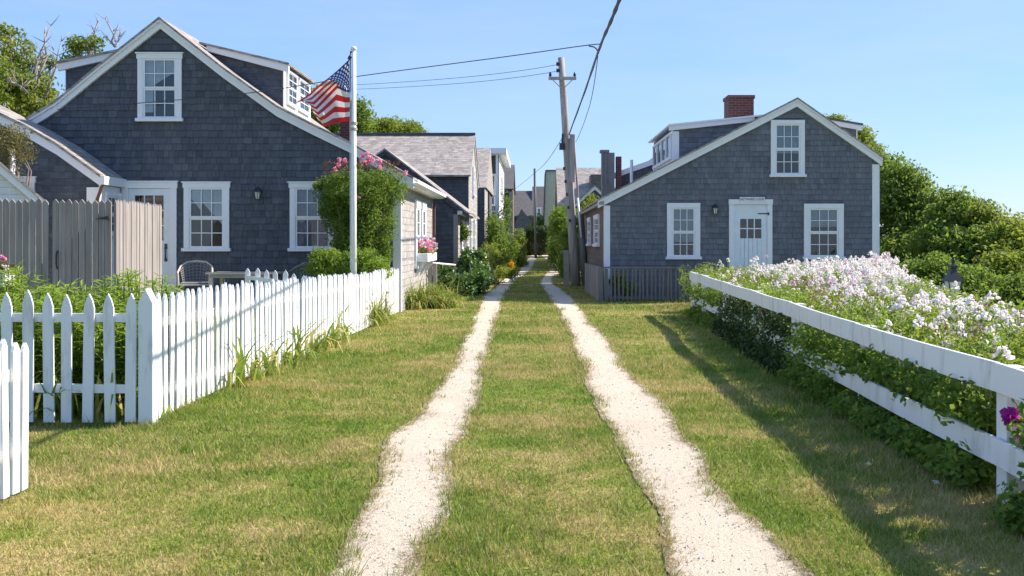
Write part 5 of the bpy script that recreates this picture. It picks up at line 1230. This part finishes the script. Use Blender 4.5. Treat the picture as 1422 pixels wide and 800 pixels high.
# ------------------------------------------------------------------ flower bed right of the rail fence
def bed():
    def xr(Y): return np.interp(Y, [4, 9, 12, 14, 17, 20, 24], [4.4, 4.75, 4.95, 5.3, 6.2, 7.0, 8.6])
    # greens
    n = 5200; Y = rng.uniform(4.5, 23.8, n); xl = fence_x_right(Y)+.1; X = xl+(xr(Y)-xl)*rng.random(n)
    keep = (X < .52*Y+.6); X, Y = X[keep], Y[keep]; n = len(X); fx = (X-fence_x_right(Y))/(xr(Y)-fence_x_right(Y))
    top = .80+.13*fx+.10*np.sin(X*3+Y*2)*np.sin(Y*1.7)+.004*(Y-8)
    z = gz(X, Y); z = z+(top-z)*rng.random(n)**.45*.98
    cl = Cloud(); sel = rng.random(n) < .5
    cl.clumps(np.stack([X, Y, z], 1)[sel], .1, 22, .055, 0, 1.0, .5, .38); cl.clumps(np.stack([X, Y, z], 1)[~sel], .1, 20, .05, 1, 1.0, .5, .38)
    tag(cl.build('garden_greens', [BRIGHT, YELLOW]), 'lime green leaves and stems filling the flower bed behind the rail fence', 'plants', kind='stuff')
    # flower heads: each a spire of small four-petalled flowers
    n = 3900; Y = 4.6+19*rng.random(n)**1.05; xl = fence_x_right(Y)+.12; q = rng.random(n)**.65; X = xl+(xr(Y)-xl)*q
    pa = np.sin(X*2.1+Y*1.3)+np.sin(Y*2.3-X*1.1)
    keep = (X < .52*Y+.5) & (rng.random(n) < np.clip(.08+.95*q+.33*pa, .03, 1)) & ((X > 3.4) | (rng.random(n) < .75)); X, Y, q = X[keep], Y[keep], q[keep]; n = len(X)
    top = .80+(.05+.17*sstep(11, 17, Y))*q+.12*np.sin(X*3+Y*2)*np.sin(Y*1.7)+.004*(Y-8)+rng.normal(size=n)*.085+np.where(rng.random(n) < .03, .13, 0)-.11*sstep(4.1, 4.6, X)*(1-sstep(12.5, 14.5, Y))-.05*sstep(17, 20, Y)
    k = 18; H_ = rng.uniform(.05, .13, n)
    dz = rng.random((n, k)); rr = (.05*(1.15-dz*.9))[..., None]; a = rng.uniform(0, 6.28, (n, k))
    C = np.stack([X[:, None]+rr[..., 0]*np.cos(a), Y[:, None]+rr[..., 0]*np.sin(a), top[:, None]-H_[:, None]+dz*H_[:, None]], -1)
    pink = (np.sin(X*1.7-Y*.9+1)+.6*np.sin(Y*3)+rng.normal(size=n)*.5) > 1.35
    cl = Cloud(); out = np.stack([np.cos(a), np.sin(a), np.full_like(a, .5)], -1)
    for msk, mi in ((~pink, 0), (pink, 1)):
        c = C[msk].reshape(-1, 3); o = out[msk].reshape(-1, 3)
        for _ in range(2): cl.leaves(c+rng.normal(size=c.shape)*.003, .032, rng.random(len(c)), mi, .3, .85, o)
    tag(cl.build('white_flowers', [WHITEF, PINKISH]), 'mass of white and pale pink dame\'s rocket flower heads in the bed', 'flowers', kind='stuff')
    cl = Cloud(); Bp = np.stack([X, Y, gz(X, Y)], 1); s = np.array([.003, 0, 0]); T = np.stack([X, Y, top], 1); V = np.stack([Bp-s, Bp+s, T+s*.6, T-s*.6], 1).reshape(-1, 3)
    cl.add(V, np.arange(4*n).reshape(n, 4), np.repeat(rng.random(n), 4), 0)
    # spent, reddish seed heads near the fence
    m = 800; Y = rng.uniform(5, 17, m); X = fence_x_right(Y)+.2+rng.random(m)*1.1; kp = (np.sin(Y*1.9)+np.sin(X*3+Y)) > .3; X, Y = X[kp], Y[kp]; C = np.stack([X, Y, .78+rng.random(len(X))*.16], 1)
    cl.clumps(C, .06, 14, .03, 1, 1.6, .6, .3)
    tag(cl.build('flower_stems', [BRIGHT, BUD]), 'thin stems and reddish seed heads among the white flowers', 'stems', kind='stuff')
bed()
# rugosa roses growing through the rail fence
def rugosa():
    segs = [(5.9, 7.2, 'rugosa rose with magenta bloom beside the nearest rail fence post', .55, .95), (7.3, 8.9, 'dense rose foliage between the rails just past the nearest post', .5, .8), (9.0, 10.9, 'rose foliage spilling over the lower rail at the middle of the fence', .52, .7),
            (11, 13.2, 'dark rose bush hiding the lower rail towards the far posts', .55, .6), (13.3, 16.2, 'dark rose bush against the far half of the rail fence', .5, .55), (16.4, 20.4, 'small rose bushes around the last two rail fence posts', .4, .5), (4.3, 5.7, 'rose leaves at the right picture edge behind the nearest rails', .5, .9)]
    for i, (a, b, lab, zm, dens) in enumerate(segs):
        t = thing('rose_bush', lab, 'rose bush', (fence_x_right((a+b)/2)+.15, (a+b)/2, 0), 'roses growing through the rail fence'); B = WL[t.name]
        L = b-a; n = int(230*L*dens); Y = rng.uniform(a, b, n); X = fence_x_right(Y)+.12+np.abs(rng.normal(size=n))*.16; z = .08+rng.random(n)*.62
        # leaves that come out on the lane side: through the gap and under the lower rail
        no = int(150*L*dens); Yo = rng.uniform(a, b, no); mode = rng.random(no) < .72
        zo = np.where(mode, .02+.15*rng.random(no), .43+.19*rng.random(no)); Xo = fence_x_right(Yo)-np.where(mode, -.05+.2*rng.random(no)**1.3, -.04+.09*rng.random(no))
        drop = (rng.random(no) < {2: .35, 3: .55, 4: .5}.get(i, .06)) & ~mode; zo = np.where(drop, .22+.25*rng.random(no), zo); Xo = np.where(drop, fence_x_right(Yo)-.07-.05*rng.random(no), Xo)
        C = np.stack([np.concatenate([X, Xo]), np.concatenate([Y, Yo]), np.concatenate([z, zo])+gz(2.7, np.concatenate([Y, Yo]))], 1)
        C = C[~((np.abs(C[:, 1]-5.62) < .24) & (C[:, 0] < fence_x_right(C[:, 1])+.22))]
        cl = Cloud(); cl.clumps(C, .08, 20, .05, 0, .9, .6, .62); cl.build('foliage', GREEN if i not in (3, 4) else DARKG, t)
        mb = MB()
        for _ in range(int(9*L)):
            y = random.uniform(a, b); x = fence_x_right(y)+.15; mb.tube([(x, y, 0), (x+random.uniform(-.1, .1), y+random.uniform(-.1, .1), .35), (x+random.uniform(-.25, .15), y+random.uniform(-.2, .2), .66)], [.009, .006, .003], 4)
        mb.build('stems', 'bark', t)
        if i == 0: blossoms(t, [P(1402, 576, 5.42), P(1405, 582, 5.42)], .06, MAGENTA, n=22); blossoms(t, [P(1414, 604, 5.42)], .03, MAGENTA)
        if i == 1: blossoms(t, [P(1293, 529, 7.2)], .022, WHITEF)
rugosa()
o = None
for (x, y, lab) in ((1206, 653, 'single white petal lying in shade, nearer the path'), (1299, 680, 'white crumpled petal lying in shade by the nearest post')):
    Yq = GY(y); cl = Cloud(); c = np.array(P(x, y, Yq))+np.array([0, 0, .04]); cl.leaves(np.array([c, c+[.006, 0, .004]]), .05, np.array([.9, .8]), 0, 2, .7); tag(cl.build('fallen_petal', WHITEF), lab, 'petal', 'petals on the shaded grass')
# garden lantern
def glantern():
    Y = 12.2; x, z = PX(1323, Y), PZ(415, Y); t = thing('garden_lantern', 'black post lantern rising out of the white flowers near the trees', 'lantern', (x, Y, 0)); gg = float(gz(x, Y))
    MB().tube([(x, Y, gg), (x, Y, z-.03)], .03, 10).build('post', 'black', t)
    s = Y/F; MB().tube_ring((x, Y, z-.03), [(.05, 0), (.06, .03)], 4).build('base', 'black', t)
    MB().tube_ring((x, Y, z+.0), [(.058, 0), (.105, .21)], 4).build('glass_shade', 'frosted', t)
    for k in range(4):
        a = math.pi*2*(k+.5)/4; MB().tube([(x+.06*math.cos(a), Y+.06*math.sin(a), z), (x+.11*math.cos(a), Y+.11*math.sin(a), z+.215)], .007, 4).build('bar', 'black', t)
    MB().tube_ring((x, Y, z+.215), [(.135, 0), (.125, .015), (.05, .12), (.045, .15), (.06, .16), (.05, .19), (.02, .2), (.02, .23), (.028, .24), (.01, .28)], 4).build('cap', 'black', t)
glantern()

# ------------------------------------------------------------------ light, sky, camera
w = bpy.data.worlds.new('World'); SC.world = w; w.use_nodes = True; nt = w.node_tree
sk = nt.nodes.new('ShaderNodeTexSky'); sk.sky_type = 'NISHITA'; sk.sun_disc = False
sd = Vector((1.15, .35, 1.0)).normalized()
sk.sun_elevation = math.asin(sd.z); sk.sun_rotation = math.atan2(sd.x, sd.y)
sk.air_density = 1.0; sk.dust_density = .15; sk.ozone_density = 2.2; sk.altitude = 0
bg = nt.nodes['Background']; hs = nt.nodes.new('ShaderNodeHueSaturation'); hs.inputs['Saturation'].default_value = 1.18; nt.links.new(sk.outputs[0], hs.inputs['Color']); tint = MIX(nt, 1.0, hs.outputs[0], (.97, .98, 1.16), 'MULTIPLY')
even = MIX(nt, .62, tint, (2.05, 3.3, 5.7))            # a hazy, even summer blue over the clear-sky gradient
tc = nt.nodes.new('ShaderNodeTexCoord').outputs['Generated']
cl1 = NOISE(nt, 2.2, 6, tc, .6, (1, 1, 5.5)); cl2 = NOISE(nt, .9, 3, tc, .5, (1, 1, 2))
wisp = M_(nt, 'MULTIPLY', M_(nt, 'MAXIMUM', M_(nt, 'SUBTRACT', M_(nt, 'ADD', M_(nt, 'MULTIPLY', cl1, .6), M_(nt, 'MULTIPLY', cl2, .5)), .56), 0), 2.2)
nt.links.new(MIX(nt, M_(nt, 'MINIMUM', M_(nt, 'MULTIPLY', wisp, .6), .3), even, (4.2, 4.7, 5.3)), bg.inputs[0]); bg.inputs[1].default_value = .1
L = bpy.data.lights.new('sun', 'SUN'); L.energy = 5.0; L.angle = R(.5); L.color = (1, .90, .76)
lo = bpy.data.objects.new('sun', L); COL.objects.link(lo); lo.rotation_euler = (-sd).to_track_quat('-Z', 'Y').to_euler(); lo.location = (30, 10, 30)
cam = bpy.data.cameras.new('camera'); co = bpy.data.objects.new('camera', cam); COL.objects.link(co)
co.location = (0, 0, CH); co.rotation_euler = (R(90), 0, 0); cam.sensor_width = 36; cam.lens = 36*F/1422
cam.shift_x = -(CX-711)/1422; cam.shift_y = -(400-HY)/1422; cam.clip_end = 3000; cam.clip_start = .05
SC.camera = co
SC.view_settings.view_transform = 'Standard'; SC.view_settings.look = 'None'; SC.view_settings.exposure = .92; SC.view_settings.gamma = 1
SC.cycles.max_bounces = 6; SC.cycles.transparent_max_bounces = 8; SC.cycles.caustics_reflective = False; SC.cycles.caustics_refractive = False
